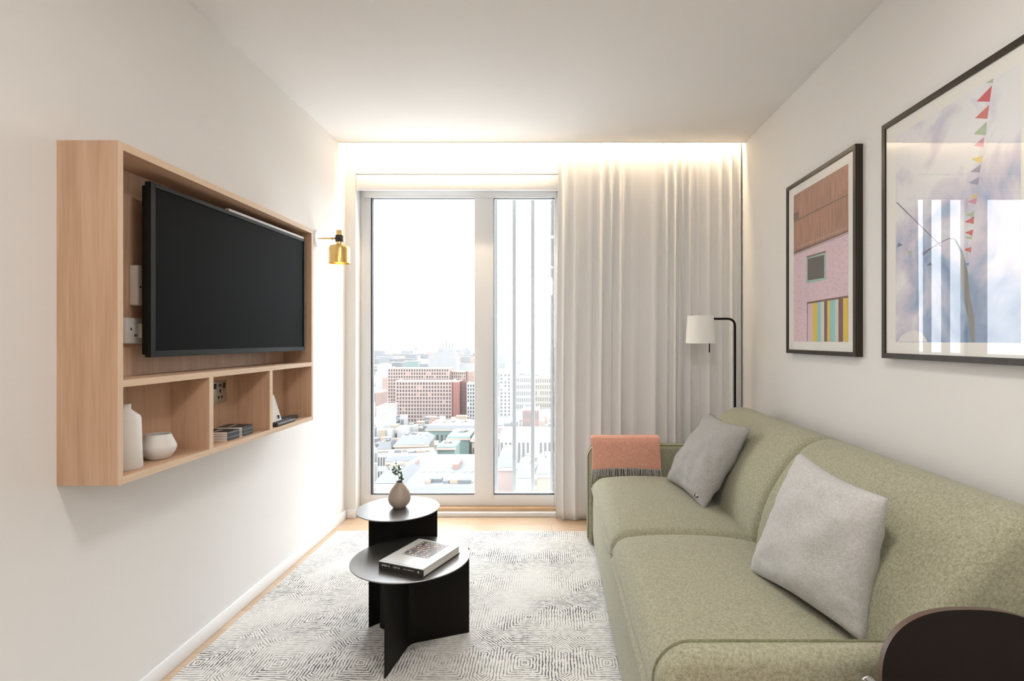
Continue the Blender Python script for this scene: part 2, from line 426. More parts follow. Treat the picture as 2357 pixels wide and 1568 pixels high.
# ---- window
w = struct(empty('window_1', (-.63, YE+.11, 0)))
Y0, Y1 = YE+.095, YE+.165
bm = bmesh.new()
box(bm, (WX0, Y0, .052), (-1.245, Y1, 2.235), .003)         # left stile
box(bm, (.018, Y0, .052), (WX1, Y1, 2.235), .003)           # right stile
box(bm, (-1.245, Y0, 2.176), (.018, Y1, 2.235), .003)       # head
box(bm, (-1.245, Y0, .052), (.018, Y1, .129), .003)         # bottom rail
box(bm, (-1.290, Y0-.012, 2.172), (.030, Y0, 2.222), .002)  # head cover strip
obj('window_frame', bm, M['upvc'], w, smooth=True, angle=30)
bx('mullion', (-.532, Y0-.006, .100), (-.400, Y1, 2.176), M['upvc'], w, .003)
bx('side_profile', (-1.288, Y0-.008, .129), (-1.252, Y0, 2.172), M['pane_milky'], w)
bm = bmesh.new()
for x0, x1 in ((-1.245, -.532), (-.400, .018)):
    t = .0045; y0, y1 = Y0+.02, Y0+.027
    box(bm, (x0, y0-.022, .129), (x0+t*(2.2 if x0 < -1 else .8), y1, 2.176)); box(bm, (x1-t*.3, y0, .129), (x1, y1, 2.176))
    box(bm, (x0, y0-.02, .129), (x1, y1, .129+t*1.3)); box(bm, (x0, y0, 2.176-t), (x1, y1, 2.176))
box(bm, (.008, Y0-.002, .129), (.0115, Y0+.02, 2.176))
obj('gasket', bm, M['gasket'], w)
bx('window_pane', (-1.243, Y0+.030, .13), (-.534, Y0+.036, 2.175), M['pane'], w)
o = bx('window_pane', (-.398, Y0+.030, .13), (.016, Y0+.036, 2.175), M['pane_milky'], w); o['label'] = 'hazy milky side pane'
# exterior upright fins in front of the narrow pane
for i, px in enumerate((1141.5, 1184, 1226.5, 1271)):
    x = (px-CX)*3.96/F
    f = bx('facade_fin', (x-.0125, 3.93, -.6), (x+.0125, 3.99, 3.2), M['fin'], bev=.003)
    tag(f, ['slim grey upright bar outside narrow pane, beside the wide white mullion',
            'slim grey upright bar outside narrow pane, second from the mullion',
            'slim grey upright bar outside narrow pane, third from the mullion',
            'slim grey upright bar outside narrow pane, closest to the curtain'][i], 'bar', 'upright bars outside the narrow pane')
# ---- LED strip in the cove
bm = bmesh.new(); box(bm, (XL+.07, YC+.012, ZC+.070), (XR-.03, YC+.026, ZC+.078)); obs = obj('led_strip', bm, M['led'])
tag(obs, 'warm glowing light strip tucked into the ceiling cove above the curtain', 'light strip')
# ---- unseen lamps added for fill; the front one fits the shelf unit's cast shadow
def unseen_ceiling_lamp(x, y, size, power, label, col):
    t = empty('unseen_ceiling_lamp', (x, y, ZC)); tag(t, label, 'ceiling light', 'flush ceiling lights')
    bm = bmesh.new(); lathe(bm, [(0, ZC-.001), (size/2+.02, ZC-.001), (size/2+.02, ZC-.03), (size/2, ZC-.03), (size/2, ZC-.01), (0, ZC-.01)], x, y, 40)
    obj('lamp_body', bm, M['trim'], t, True, 30)
    l = bpy.data.lights.new('lamp_light', 'AREA'); l.shape = 'DISK'; l.size = size; l.energy = power; l.color = col
    o = bpy.data.objects.new('lamp_light', l); C.objects.link(o); o.parent = t; o.location = (0, 0, -.032)
unseen_ceiling_lamp(.15, .9, .34, 9, 'round flush ceiling light above the sofa end nearest the viewer', (1, .96, .91))
unseen_ceiling_lamp(-.1, -1.9, .34, 9, 'unseen round fill light added on the ceiling behind the viewer', (1, .97, .94))  # added only as fill from behind

pt = empty('pendant_fill_lamp', (-.1, -.9, ZC)); tag(pt, 'unseen opal globe added behind the viewer as fill light', 'fill lamp')  # invented globe out of view, brightens the ceiling
M['opal'] = emis('fill_globe_glow', (1, .965, .93), 11.5)
bm = bmesh.new(); bmesh.ops.create_uvsphere(bm, u_segments=32, v_segments=20, radius=.17); bmesh.ops.translate(bm, verts=bm.verts, vec=(-.1, -.9, 2.02)); obj('globe', bm, M['opal'], pt, True)
bm = bmesh.new(); tube(bm, [(-.1, -.9, 2.19), (-.1, -.9, ZC)], .004, 8); lathe(bm, [(0, ZC-.03), (.05, ZC-.03), (.05, ZC-.001), (0, ZC-.001)], -.1, -.9, 24); obj('cord', bm, M['trim'], pt, True, 40)
# ------------------------------------------------------------------ rug
bm = bmesh.new(); box(bm, (-1.335, .75, .0), (.62, 3.375, .008), .002, 1)
tag(obj('area_rug', bm, M['rug']), 'cream wool rug with thin charcoal nested square lines on oak floor', 'rug')

# ------------------------------------------------------------------ TV wall unit
UX, UY0, UY1, UZ0, UZ1 = -1.213, 1.519, 2.761, .790, 1.757
T = .018
u = empty('wall_shelf_unit', (XL, (UY0+UY1)/2, UZ0))
tag(u, 'light oak box shelf unit fixed to left wall, holding the television', 'shelf unit')
def edged(name, a, b, mat, par, edge='oak_edge', depth=.002):
    p = bx(name, a, (b[0]-depth, b[1], b[2]), mat, par)
    bx('edge_band', (b[0]-depth, a[1], a[2]), b, M[edge], p)
    return p
edged('side_panel', (XL, UY0, UZ0), (UX, UY0+T, UZ1), M['oak'], u, 'oak_edge_z')
edged('side_panel', (XL, UY1-T, UZ0), (UX, UY1, UZ1), M['oak'], u, 'oak_edge_z')
edged('top_panel', (XL, UY0+T, UZ1-.022), (UX, UY1-T, UZ1), M['oak_y'], u)
edged('bottom_panel', (XL, UY0+T, UZ0), (UX, UY1-T, UZ0+.020), M['oak_y'], u)
edged('shelf', (XL, UY0+T, 1.064), (UX, UY1-T, 1.084), M['oak_y'], u)
bx('back_panel', (XL, UY0+T, UZ0+.02), (-1.352, UY1-T, UZ1-.022), M['oak'], u)
edged('divider', (-1.352, 1.925, UZ0+.02), (UX, 1.947, 1.064), M['oak'], u, 'oak_edge_z')
edged('divider', (-1.352, 2.337, UZ0+.02), (UX, 2.360, 1.064), M['oak'], u, 'oak_edge_z')
# ---- television, slightly swivelled
A0 = Vector((-1.262, 1.704)); A1 = Vector((-1.232, 2.700))
dv = (A1-A0).normalized(); nv = Vector((dv.y, -dv.x)); L = (A1-A0).length      # nv points into the room
tv = empty('television', (-1.3, 2.2, 1.142)); tag(tv, 'black flat screen television mounted inside the oak wall unit', 'television')
def tvbox(bm, s0, s1, d0, d1, z0, z1, bev=0, mi=0):
    t = bmesh.new(); box(t, (s0, d0, z0), (s1, d1, z1), bev)
    for v in t.verts:
        s, d, z = v.co; p = A0+dv*s+nv*d; v.co = (p.x, p.y, z)
    for f in t.faces: f.material_index = mi
    merge(bm, t)
ZB, ZT = 1.143, 1.696
bm = bmesh.new(); tvbox(bm, 0, L, -.016, -.001, ZB, ZT, .002); tvbox(bm, .012, L-.012, -.036, -.016, ZB+.008, ZT-.008, .004)
tvbox(bm, .3, .7, -.058, -.036, 1.2, 1.55, .006)
obj('housing', bm, M['tvframe'], tv)
bm = bmesh.new(); tvbox(bm, .020, L-.008, -.001, .0008, ZB+.020, ZT-.014); obj('screen', bm, M['tvscreen'], tv)
bm = bmesh.new()
tvbox(bm, 0, .020, -.001, .004, ZB, ZT, .001); tvbox(bm, L-.008, L, -.001, .004, ZB, ZT, .001)
tvbox(bm, .020, L-.008, -.001, .004, ZB, ZB+.020, .001); tvbox(bm, .020, L-.008, -.001, .004, ZT-.014, ZT, .001)
obj('bezel', bm, M['tvframe'], tv)
bm = bmesh.new(); tvbox(bm, L*.40, L-.004, -.014, .0005, ZT, ZT+.011, .001)
o = obj('top_strip', bm, M['grey_plastic'], tv); o['label'] = 'silver grey strip'
bm = bmesh.new(); tvbox(bm, .45, .60, -.082, -.058, 1.30, 1.44); obj('mount', bm, M['gasket'], tv)
# ---- white sensor box and plug socket beside the TV
s = empty('junction_box', (-1.352, 1.75, 1.309)); tag(s, 'tall slim white plastic box on back panel left of television', 'control box')
bx('cover', (-1.352, 1.737, 1.309), (-1.322, 1.790, 1.438), M['white_plastic'], s, .004)
bm = bmesh.new(); lathe(bm, [(0, 0), (.003, 0), (.003, .0012), (0, .0012)], 0, 0, 12)
for v in bm.verts: v.co = Vector((-1.3222+v.co.z, 1.745+v.co.x, 1.368+v.co.y))
obj('screw_hole', bm, M['dark_hole'], s)
bm = bmesh.new(); box(bm, (-1.3221, 1.757, 1.395), (-1.3212, 1.765, 1.403)); box(bm, (-1.3221, 1.757, 1.406), (-1.3212, 1.764, 1.411))
obj('indicator', bm, M['grey_plastic'], s)
s = empty('wall_socket', (-1.352, 1.74, 1.186)); tag(s, 'white plug socket on back panel, lower left of television', 'socket')
bx('faceplate', (-1.352, 1.703, 1.186), (-1.334, 1.775, 1.268), M['white_plastic'], s, .004)
bm = bmesh.new()
for y, z in ((1.722, 1.232), (1.738, 1.212), (1.747, 1.212)): box(bm, (-1.3342, y-.0022, z-.004), (-1.3332, y+.0022, z+.004))
obj('slot', bm, M['dark_hole'], s)
bm = bmesh.new(); prism(bm, [(1.748, 1.205), (1.772, 1.200), (1.778, 1.222), (1.770, 1.243), (1.752, 1.25)], 0, -1.334, -1.318)
tag(obj('plug', bm, M['white_plastic']), 'small white plug pushed into socket beside the television', 'plug')
# ---- brushed socket in the middle compartment
s = empty('wall_socket', (-1.352, 2.17, .944)); tag(s, 'brushed nickel plug socket inside the middle shelf compartment', 'socket')
bx('faceplate', (-1.352, 2.105, .942), (-1.346, 2.252, 1.030), M['nickel'], s, .003)
for oy in (2.145, 2.205):
    bm = bmesh.new(); box(bm, (-1.3462, oy-.004, .983), (-1.3452, oy+.004, .997))
    box(bm, (-1.3462, oy-.015, .960), (-1.3452, oy-.006, .970)); box(bm, (-1.3462, oy+.006, .960), (-1.3452, oy+.015, .970))
    box(bm, (-1.3462, oy-.008, 1.008), (-1.3452, oy+.006, 1.018))
    obj('slot', bm, M['dark_hole'], s)
    bx('rocker', (-1.3462, oy+.020, 1.000), (-1.342, oy+.030, 1.022), M['ink'], s, .001)
# ---- bottle vase
ZS = UZ0+.020
bm = bmesh.new(); cx, cy = -1.284, 1.636
lathe(bm, [(0, ZS), (.040, ZS), (.043, ZS+.004), (.0385, ZS+.150), (.036, ZS+.158), (.016, ZS+.176), (.0135, ZS+.180), (.0135, ZS+.193),
           (.015, ZS+.195), (.012, ZS+.1955), (.010, ZS+.192), (.010, ZS+.175), (0, ZS+.172)], cx, cy, 56)
tag(obj('bottle_vase', bm, M['ceramic'], smooth=True, angle=50), 'tall white bottle shaped vase with narrow neck in left shelf compartment', 'vase')
cx, cy = -1.284, 1.772
bm = bmesh.new()
lathe(bm, [(0, ZS), (.026, ZS), (.034, ZS+.004), (.047, ZS+.024), (.051, ZS+.036), (.0505, ZS+.044), (.036, ZS+.078), (.035, ZS+.081), (.033, ZS+.080),
           (.046, ZS+.044), (.042, ZS+.025), (.02, ZS+.008), (0, ZS+.007)], cx, cy, 56)
tag(obj('round_bowl', bm, M['ceramic'], smooth=True, angle=60), 'round white angular pot beside the bottle vase', 'pot')
# ---- stacks of booklets
for si, (y0, y1, nlay, dx) in enumerate(((2.075, 2.152, 4, 0.0), (2.166, 2.250, 5, .002))):
    h = .0088 if si == 0 else .0078
    for k in range(nlay):
        z = ZS+k*h; j = random.uniform(-.0015, .0015)
        bk = empty('booklet', (-1.29, y0, z))
        pos = ['lowest', 'second from bottom', 'third from bottom', 'topmost' if nlay == 4 else 'fourth from bottom', 'topmost'][k]
        tag(bk, f"{'white edged booklet with black cover' if si == 0 else 'thin black spined booklet'}, {pos} of the {'nearer' if si == 0 else 'farther'} shelf stack",
            'booklet', 'booklets in the nearer stack' if si == 0 else 'booklets in the farther stack')
        bx('pages', (-1.335, y0+.001+j, z), (-1.240, y1-.001+j, z+h-.0012), M['paper'], bk)
        bx('spine', (-1.240, y0+(.001 if si == 0 else .012)+j, z+.0006), (-1.2375, y1-.001+j, z+h-.0018), M['charcoal'] if k % 2 else M['ink'], bk)
        bx('cover', (-1.335, y0+.001+j, z+h-.0012), (-1.2375, y1-.001+j, z+h-.0001), M['ink'], bk)
        if k == nlay-1:
            bx('cover_lettering', (-1.300, y0+.012, z+h-.0001), (-1.290, y1-.02, z+h+.0003), M['letter'], bk)
# ---- tent card and remotes
bm = bmesh.new()
prism(bm, [(-1.268, ZS), (-1.2705, ZS), (-1.3105, ZS+.122), (-1.3475, ZS), (-1.350, ZS), (-1.312, ZS+.128), (-1.309, ZS+.128)], 1, 2.430, 2.558)
t = obj('tent_card', bm, M['paper']); tag(t, 'small white folded tent card standing in right shelf compartment', 'card')
bx('card_print', (-1.2795, 2.53, ZS+.020), (-1.2700, 2.533, ZS+.036), M['ink'], t)
def remote(x0, y0, x1, y1, wd, label):
    a = Vector((x0, y0)); b = Vector((x1, y1)); d = (b-a); Ln = d.length; d.normalize(); nn = Vector((d.y, -d.x))
    r = empty('remote_control', (x0, y0, ZS)); tag(r, label, 'remote', 'remote controls')
    def rb(bm, s0, s1, t0, t1, z0, z1, bev=0):
        t = bmesh.new(); box(t, (s0, t0, z0), (s1, t1, z1), bev)
        for v in t.verts:
            p = a+d*v.co.x+nn*v.co.y; v.co = (p.x, p.y, v.co.z)
        merge(bm, t)
    bm = bmesh.new(); rb(bm, 0, Ln, -wd/2, wd/2, ZS, ZS+.016, .005); obj('body', bm, M['ink'], r)
    k = 0
    for i in range(8):
        for j in range(3):
            bm = bmesh.new(); s = .012+i*(Ln-.024)/8; t0 = -wd/2+.006+j*(wd-.012)/3
            rb(bm, s, s+.009, t0, t0+(wd-.012)/3-.002, ZS+.0155, ZS+.0175, .0006); obj('button', bm, M['charcoal'], r)
remote(-1.236, 2.41, -1.238, 2.585, .040, 'black remote control lying at front of right shelf compartment')
remote(-1.300, 2.585, -1.272, 2.70, .030, 'black remote control lying behind the front one near tent card')

# ------------------------------------------------------------------ brass wall lamp
LY, LZ, LXc = 3.19, 1.792, -1.247
w = empty('wall_lamp', (XL, LY, LZ)); tag(w, 'brass wall lamp with black collar beside the oak unit', 'wall lamp')
def lathe_x(bm, prof, y, z, n=32):
    t = bmesh.new(); lathe(t, prof, 0, 0, n)
    for v in t.verts: v.co = Vector((v.co.z, y+v.co.x, z+v.co.y))
    merge(bm, t)
bm = bmesh.new(); lathe_x(bm, [(0, XL), (.050, XL), (.050, XL+.012), (.046, XL+.016), (0, XL+.016)], LY, LZ, 40)
obj('wall_plate', bm, M['plate_white'], w, True, 40)
bm = bmesh.new(); lathe_x(bm, [(0, XL+.014), (.0042, XL+.014), (.0042, XL+.085), (.0075, XL+.087), (.0075, XL+.101), (.004, XL+.103), (.004, XL+.118), (0, XL+.118)], LY, LZ, 20)
obj('arm', bm, M['brass'], w, True, 40)
bm = bmesh.new(); lathe(bm, [(0, LZ-.0195), (.0225, LZ-.0195), (.0225, LZ+.018), (0, LZ+.018)], LXc, LY, 32)
box(bm, (LXc-.028, LY-.006, LZ-.005), (LXc-.018, LY+.006, LZ+.006))
obj('collar', bm, M['brass_dark'], w, True, 40)
bm = bmesh.new(); lathe(bm, [(0, LZ+.018), (.018, LZ+.018), (.018, LZ+.043), (.016, LZ+.047), (0, LZ+.047)], LXc, LY, 32)
obj('top_cap', bm, M['brass'], w, True, 40)
bm = bmesh.new()
zt = LZ-.038; zb = LZ-.146
lathe(bm, [(.0165, LZ-.0195), (.0165, zt+.004), (.030, zt), (.052, zt-.007), (.0575, zt-.014), (.0590, zt-.024), (.0590, zb), (.0570, zb), (.0570, zt-.022), (.050, zt-.012), (.016, zt-.002)], LXc, LY, 48)
obj('lamp_shade', bm, M['brass'], w, True, 40)
bm = bmesh.new(); lathe(bm, [(0, zt-.02), (.012, zt-.022), (.028, zt-.05), (.030, zt-.065), (.022, zt-.085), (0, zt-.092)], LXc, LY, 24)
obj('bulb', bm, M['bulb'], w, True, 60)

# ------------------------------------------------------------------ nesting side tables
def bend_panel(pts, th, z0, z1, name, parent):
    """upright sheet following a plan polyline"""
    P = [Vector(p) for p in pts]; L1, R1 = [], []
    for i, p in enumerate(P):
        t = (P[min(i+1, len(P)-1)]-P[max(i-1, 0)]).normalized(); n = Vector((-t.y, t.x))*th/2
        L1.append(p+n); R1.append(p-n)
    bm = bmesh.new(); prism(bm, [tuple(q) for q in L1+R1[::-1]], 2, z0, z1); return obj(name, bm, M['black_steel'], parent)
def qb(a, b, c, n=8):
    a, b, c = Vector(a), Vector(b), Vector(c)
    return [tuple(a*(1-t)**2+b*2*t*(1-t)+c*t*t) for t in [i/n for i in range(n+1)]]
def slit_table(cx, cy, r, h, front, label, group):
    t = empty('side_table', (cx, cy, .008)); tag(t, label, 'side table', group)
    bm = bmesh.new(); lathe(bm, [(0, h-.004), (r-.0008, h-.004), (r, h-.003), (r, h-.001), (r-.001, h), (0, h)], cx, cy, 128)
    obj('tabletop', bm, M['black_top'], t, True, 40)
    z0, z1 = .008, h-.004
    a, m, c = front
    pts = [a, tuple((Vector(a)*.25+Vector(m)*.75))]+qb(tuple(Vector(a)*.12+Vector(m)*.88), m, tuple(Vector(c)*.12+Vector(m)*.88))[1:]+[c]
    bend_panel(pts, .004, z0, z1, 'leg_panel', t)
    d1 = (Vector(a)-Vector(m)).normalized(); d2 = (Vector(c)-Vector(m)).normalized(); bk = -(d1+d2).normalized()
    s = Vector(m)+bk*.012
    bend_panel([tuple(s), tuple(s+bk*(r*.82))], .004, z0, z1, 'leg_panel', t)
slit_table(-.545, 2.105, .225, .355, ((-.586, 1.906), (-.556, 2.125), (-.336, 2.209)),
           'low round black steel side table with a book on top', 'black round side tables')
slit_table(-.664, 2.352, .175, .470, ((-.756, 2.245), (-.664, 2.352), (-.495, 2.348)),
           'taller round black steel side table carrying the small vase', 'black round side tables')
# ---- vase with sprig
VX, VY, VZ = -.662, 2.362, .470
v = empty('bud_vase', (VX, VY, VZ)); tag(v, 'round taupe stoneware bud vase standing on taller black table', 'vase')
prof = [(0, 0), (.023, 0), (.030, .004), (.042, .018), (.0478, .034), (.0475, .048), (.041, .068), (.030, .086), (.017, .102), (.0115, .108), (.012, .112), (.0095, .112), (.0085, .106), (.012, .098), (0, .09)]
bm = bmesh.new(); lathe(bm, [(r, VZ+z) for r, z in prof], VX, VY, 48); obj('vase_body', bm, M['stone'], v, True, 60)
bm = bmesh.new(); lathe(bm, [(.0118, VZ+.1085), (.0132, VZ+.1125), (.0095, VZ+.1135), (.0085, VZ+.107)], VX, VY, 24, close=True); obj('rim', bm, M['ink'], v, True, 60)
sp = empty('greenery_sprig', (VX, VY, VZ+.10)); tag(sp, 'short sprig of green rounded leaves in the taupe vase', 'plant')
bm = bmesh.new()
stems = [[(0, 0, .095), (-.003, 0, .13), (-.012, .004, .165), (-.017, .004, .203)], [(0, 0, .095), (.006, -.002, .125), (.008, 0, .15)], [(-.004, .002, .135), (-.022, -.004, .158)],
         [(0, 0, .095), (-.016, .0, .1135)], [(0, 0, .1), (.014, .0, .122)]]
for s_ in stems: tube(bm, [(VX+a, VY+b, VZ+c) for a, b, c in s_], .0011, 6)
obj('stem', bm, M['stem'], sp, True)
leaves = [(-.028, 0, .163, .5), (-.022, -.004, .172, 2.2), (-.014, -.006, .160, 1.1), (-.020, -.006, .148, 2.6), (-.012, -.008, .145, .4), (-.026, .002, .150, 2.9),
          (-.004, .002, .175, 1.2), (.002, -.004, .166, .3), (.008, -.006, .150, 1.5), (.010, -.004, .138, 1.4), (.004, -.008, .130, .9), (.009, 0, .127, 1.8), (-.016, .0, .190, .4), (-.003, -.006, .154, 1.9), (.012, .002, .120, .5)]
for i, (a, b, c, ang) in enumerate(leaves):
    bm = bmesh.new(); n = 10; ln = .0085 if i != 12 else .005; cen = Vector((VX+a, VY+b, VZ+c))
    ax = Vector((math.cos(ang), -.25, math.sin(ang))).normalized(); sd = ax.cross(Vector((.15, 1, .2))).normalized(); nn = ax.cross(sd)
    top = bm.verts.new(cen+nn*.0012); ring = []
    for k in range(n):
        th = 2*PI*k/n; ring.append(bm.verts.new(cen+ax*ln*math.cos(th)+sd*ln*.62*math.sin(th)*(1-.25*math.cos(th))-nn*.0008*abs(math.sin(th))))
    bot = bm.verts.new(cen-nn*.0004)
    for k in range(n):
        bm.faces.new((top, ring[k], ring[(k+1) % n])); bm.faces.new((bot, ring[(k+1) % n], ring[k]))
    obj('leaf', bm, M['leaf'], sp, True)
# ---- book
bL, bN, bR = Vector((-.635, 1.994)), Vector((-.4544, 1.919)), Vector((-.3885, 2.149))
e1 = (bN-bL).normalized(); e2 = Vector((-e1.y, e1.x)); W_, D_ = (bN-bL).length, .242; zb, bh = .355, .031
bk = empty('hardback_book', (bL.x, bL.y, zb)); tag(bk, 'hardback book with black spine and grey photo cover on low table', 'book')
def bb(bm, s0, s1, t0, t1, z0, z1, bev=0, mi=0):
    t = bmesh.new(); box(t, (s0, t0, z0), (s1, t1, z1), bev)
    for vv in t.verts:
        p = bL+e1*vv.co.x+e2*vv.co.y; vv.co = (p.x, p.y, vv.co.z)
    for f in t.faces: f.material_index = mi
    merge(bm, t)
bm = bmesh.new(); bb(bm, .003, W_-.003, .004, D_-.004, zb+.0025, zb+bh-.0025); obj('pages', bm, M['paper'], bk)
bm = bmesh.new(); bb(bm, 0, W_, 0, D_, zb, zb+.0025); bb(bm, 0, W_, 0, .003, zb+.0025, zb+bh-.0025); obj('back_cover', bm, M['ink'], bk)
cv = bmesh.new(); bb(cv, 0, W_, 0, D_, zb+bh-.0025, zb+bh); cvo = obj('front_cover', cv, M['book_cover'], bk)
bm = bmesh.new(); bb(bm, 0, W_, .0, .0035, zb+bh-.0045, zb+bh-.003); bb(bm, 0, W_, .008, .0095, zb+bh, zb+bh+.0003); obj('hinge_line', bm, M['charcoal'], bk)
pic = bmesh.new(); bb(pic, .035, .155, .085, .225, zb+bh, zb+bh+.0003, mi=0)
pcs = [(.62, .40, .38), (.72, .58, .50), (.60, .34, .10), (.35, .25, .22), (.65, .62, .58), (.45, .22, .22)]
pm = [plain('cover_backdrop', (.07, .065, .07), .4)]+[plain('cover_print_%s' % n, c, .5) for n, c in zip(('rose', 'cream', 'amber', 'brown', 'pale', 'plum'), pcs)]
for i in range(9):
    for j in range(8):
        if random.random() < .1: continue
        s0 = .038+i*.013+random.uniform(-.001, .001); t0 = .088+j*.017+random.uniform(-.001, .001)
        bb(pic, s0, s0+.009, t0, t0+.010, zb+bh+.0003, zb+bh+.0006, mi=random.choice([1, 2, 1, 2, 3, 4, 5, 6]))
obj('cover_picture', pic, pm, cvo)
# small worn title on the spine, too faint in the photo to be read: upright and slanting strokes of uneven height
def strokes(s0, s1, n, zmid, hgt, gap_at, rnd):
    bm = bmesh.new(); st = (s1-s0)/n
    for k in range(n):
        if k in gap_at: continue
        a = s0+k*st; hh = hgt*rnd.uniform(.75, 1)/2
        bb(bm, a, a+st*.22, -.0004, 0, zmid-hh, zmid+hh)
        for zz in (-hh, 0, hh):
            if rnd.random() < .5: bb(bm, a, a+st*.68, -.0004, 0, zmid+zz-.0004, zmid+zz+.0004)
        if rnd.random() < .5: bb(bm, a+st*.52, a+st*.70, -.0004, 0, zmid-hh, zmid+hh)
    obj('spine_lettering', bm, M['letter'], bk)
rn = random.Random(4)
strokes(.014, .098, 15, zb+.0185, .0065, (7, 8), rn)
strokes(.110, .156, 13, zb+.0185, .0032, (4,), rn)
bm = bmesh.new(); bb(bm, .172, .178, -.0004, 0, zb+.0150, zb+.0210, .0); bb(bm, .178, .181, -.0004, 0, zb+.0140, zb+.0150)
obj('spine_emblem', bm, M['letter'], bk)

# ------------------------------------------------------------------ sofa
SY0, SY1, SYM = 1.128, 3.132, 2.13
sf = empty('sofa', (.7, SYM, 0)); tag(sf, 'long olive green two seat wool sofa against right wall', 'sofa')
bm = bmesh.new()
Pb = [(.240, .035), (.236, .10), (.236, .25), (.240, .335), (.26, .345), (1.19, .345), (1.20, .33), (1.20, .05), (1.19, .035)]
loft(bm, Pb, SY0+.001, SY1-.001, .006, 3); obj('base', bm, M['sofa'], sf, True, 50)
seatP = smooth_closed([(.245, .340), (.2345, .365), (.238, .395), (.262, .422), (.315, .436), (.45, .443), (.62, .438), (.76, .420), (.84, .40), (.86, .37), (.80, .342), (.50, .338)], 4)
def crown_seat(q, t):
    if q.y > .40: q.y += .019*math.sin(PI*min(1, max(0, t)))**.7*min(1, (q.y-.40)/.03)
    return q
def crown_far(q, t):
    q = crown_seat(q, t)
    if q.y > .36: q.y -= .036*max(0, (t-.80)/.20)**1.3*min(1, (q.y-.36)/.05)
    return q
for y0, y1 in ((SY0, SYM), (SYM, SY1)):
    bm = bmesh.new(); loft(bm, seatP, y0+.0005, y1-.0005, .045, 8, crown_far if y0 == SYM else crown_seat, 14); o = obj('seat_cushion', bm, M['sofa'], sf, True)
    bm = bmesh.new(); tube(bm, [(.2405, y0+.012+(y1-y0-.024)*i/20, .3395) for i in range(21)], .0038, 8); obj('seam', bm, M['seam'], o, True)
backP = smooth_closed([(.86, .35), (.795, .37), (.792, .43), (.806, .50), (.832, .58), (.872, .655), (.918, .722), (.960, .768), (1.005, .800), (1.060, .815), (1.12, .806), (1.185, .782), (1.212, .762), (1.216, .70), (1.216, .45), (1.20, .35), (1.0, .345)], 4)
def crown_back(q, t):
    s = math.sin(PI*min(1, max(0, t)))
    if q.x < 1.0: q.x -= .012*s*min(1, (1.0-q.x)/.1)
    return q
for y0, y1 in ((SY0+.04, SYM), (SYM, SY1-.004)):
    bm = bmesh.new(); loft(bm, backP, y0+.0005, y1-.0005, .045, 8, crown_back, 14); o = obj('back_cushion', bm, M['sofa'], sf, True)
    bm = bmesh.new(); tube(bm, [(1.214, y0+.03+(y1-y0-.06)*i/20, .764) for i in range(21)], .005, 8); obj('piping', bm, M['piping'], o, True)
bm = bmesh.new()
# arms: padded slabs with piping
def arm(y0, y1, inner):
    x0, x1, z0, z1 = .206, 1.205, .012, .588; R = .075
    P = [(x1, z1-.005), (x1, z0), (x0+.03, z0)]+arc(x0+.03, z0+.03, .03, 270, 180, 4)+[(x0, .2), (x0, .4)]+arc(x0+R, z1-R, R, 180, 90, 9)+[(.5, z1), (.8, z1), (1.1, z1)]
    bm = bmesh.new(); loft(bm, P, y0, y1, .028, 6, None, 4); a = obj('arm', bm, M['sofa'], sf, True)
    Q = [(1.19, z1-.001), (1.0, z1-.001), (.7, z1-.001), (.4, z1-.001)]+arc(x0+R, z1-R, R-.001, 90, 180, 12)+[(x0+.001, .4), (x0+.001, .2), (x0+.001, .05)]
    for yy, dd in (((y1-.027, -1),) if inner == 1 else ((y0+.012, 1), (y1-.012, -1))):
        ins = -.001 if inner == 1 else .0055
        R2 = [(x, z) for x, z in Q]
        bm = bmesh.new(); tube(bm, [(x+(ins if z < z1-.02 and x < x0+R else 0)*.6, yy, z-(ins if x > x0+R*.4 else 0)*.6) for x, z in R2], .0042, 8)
        obj('piping', bm, M['piping'], a, True)
arm(1.050, 1.127, 1); arm(3.134, 3.212, -1)
for x, y in ((.27, 1.2), (.27, 3.06), (1.12, 1.2), (1.12, 3.06)):
    bm = bmesh.new(); lathe(bm, [(0, .0082 if x < .6 else 0), (.02, .0082 if x < .6 else 0), (.024, .036), (0, .036)], x, y, 20); obj('foot', bm, M['ink'], sf, True, 40)

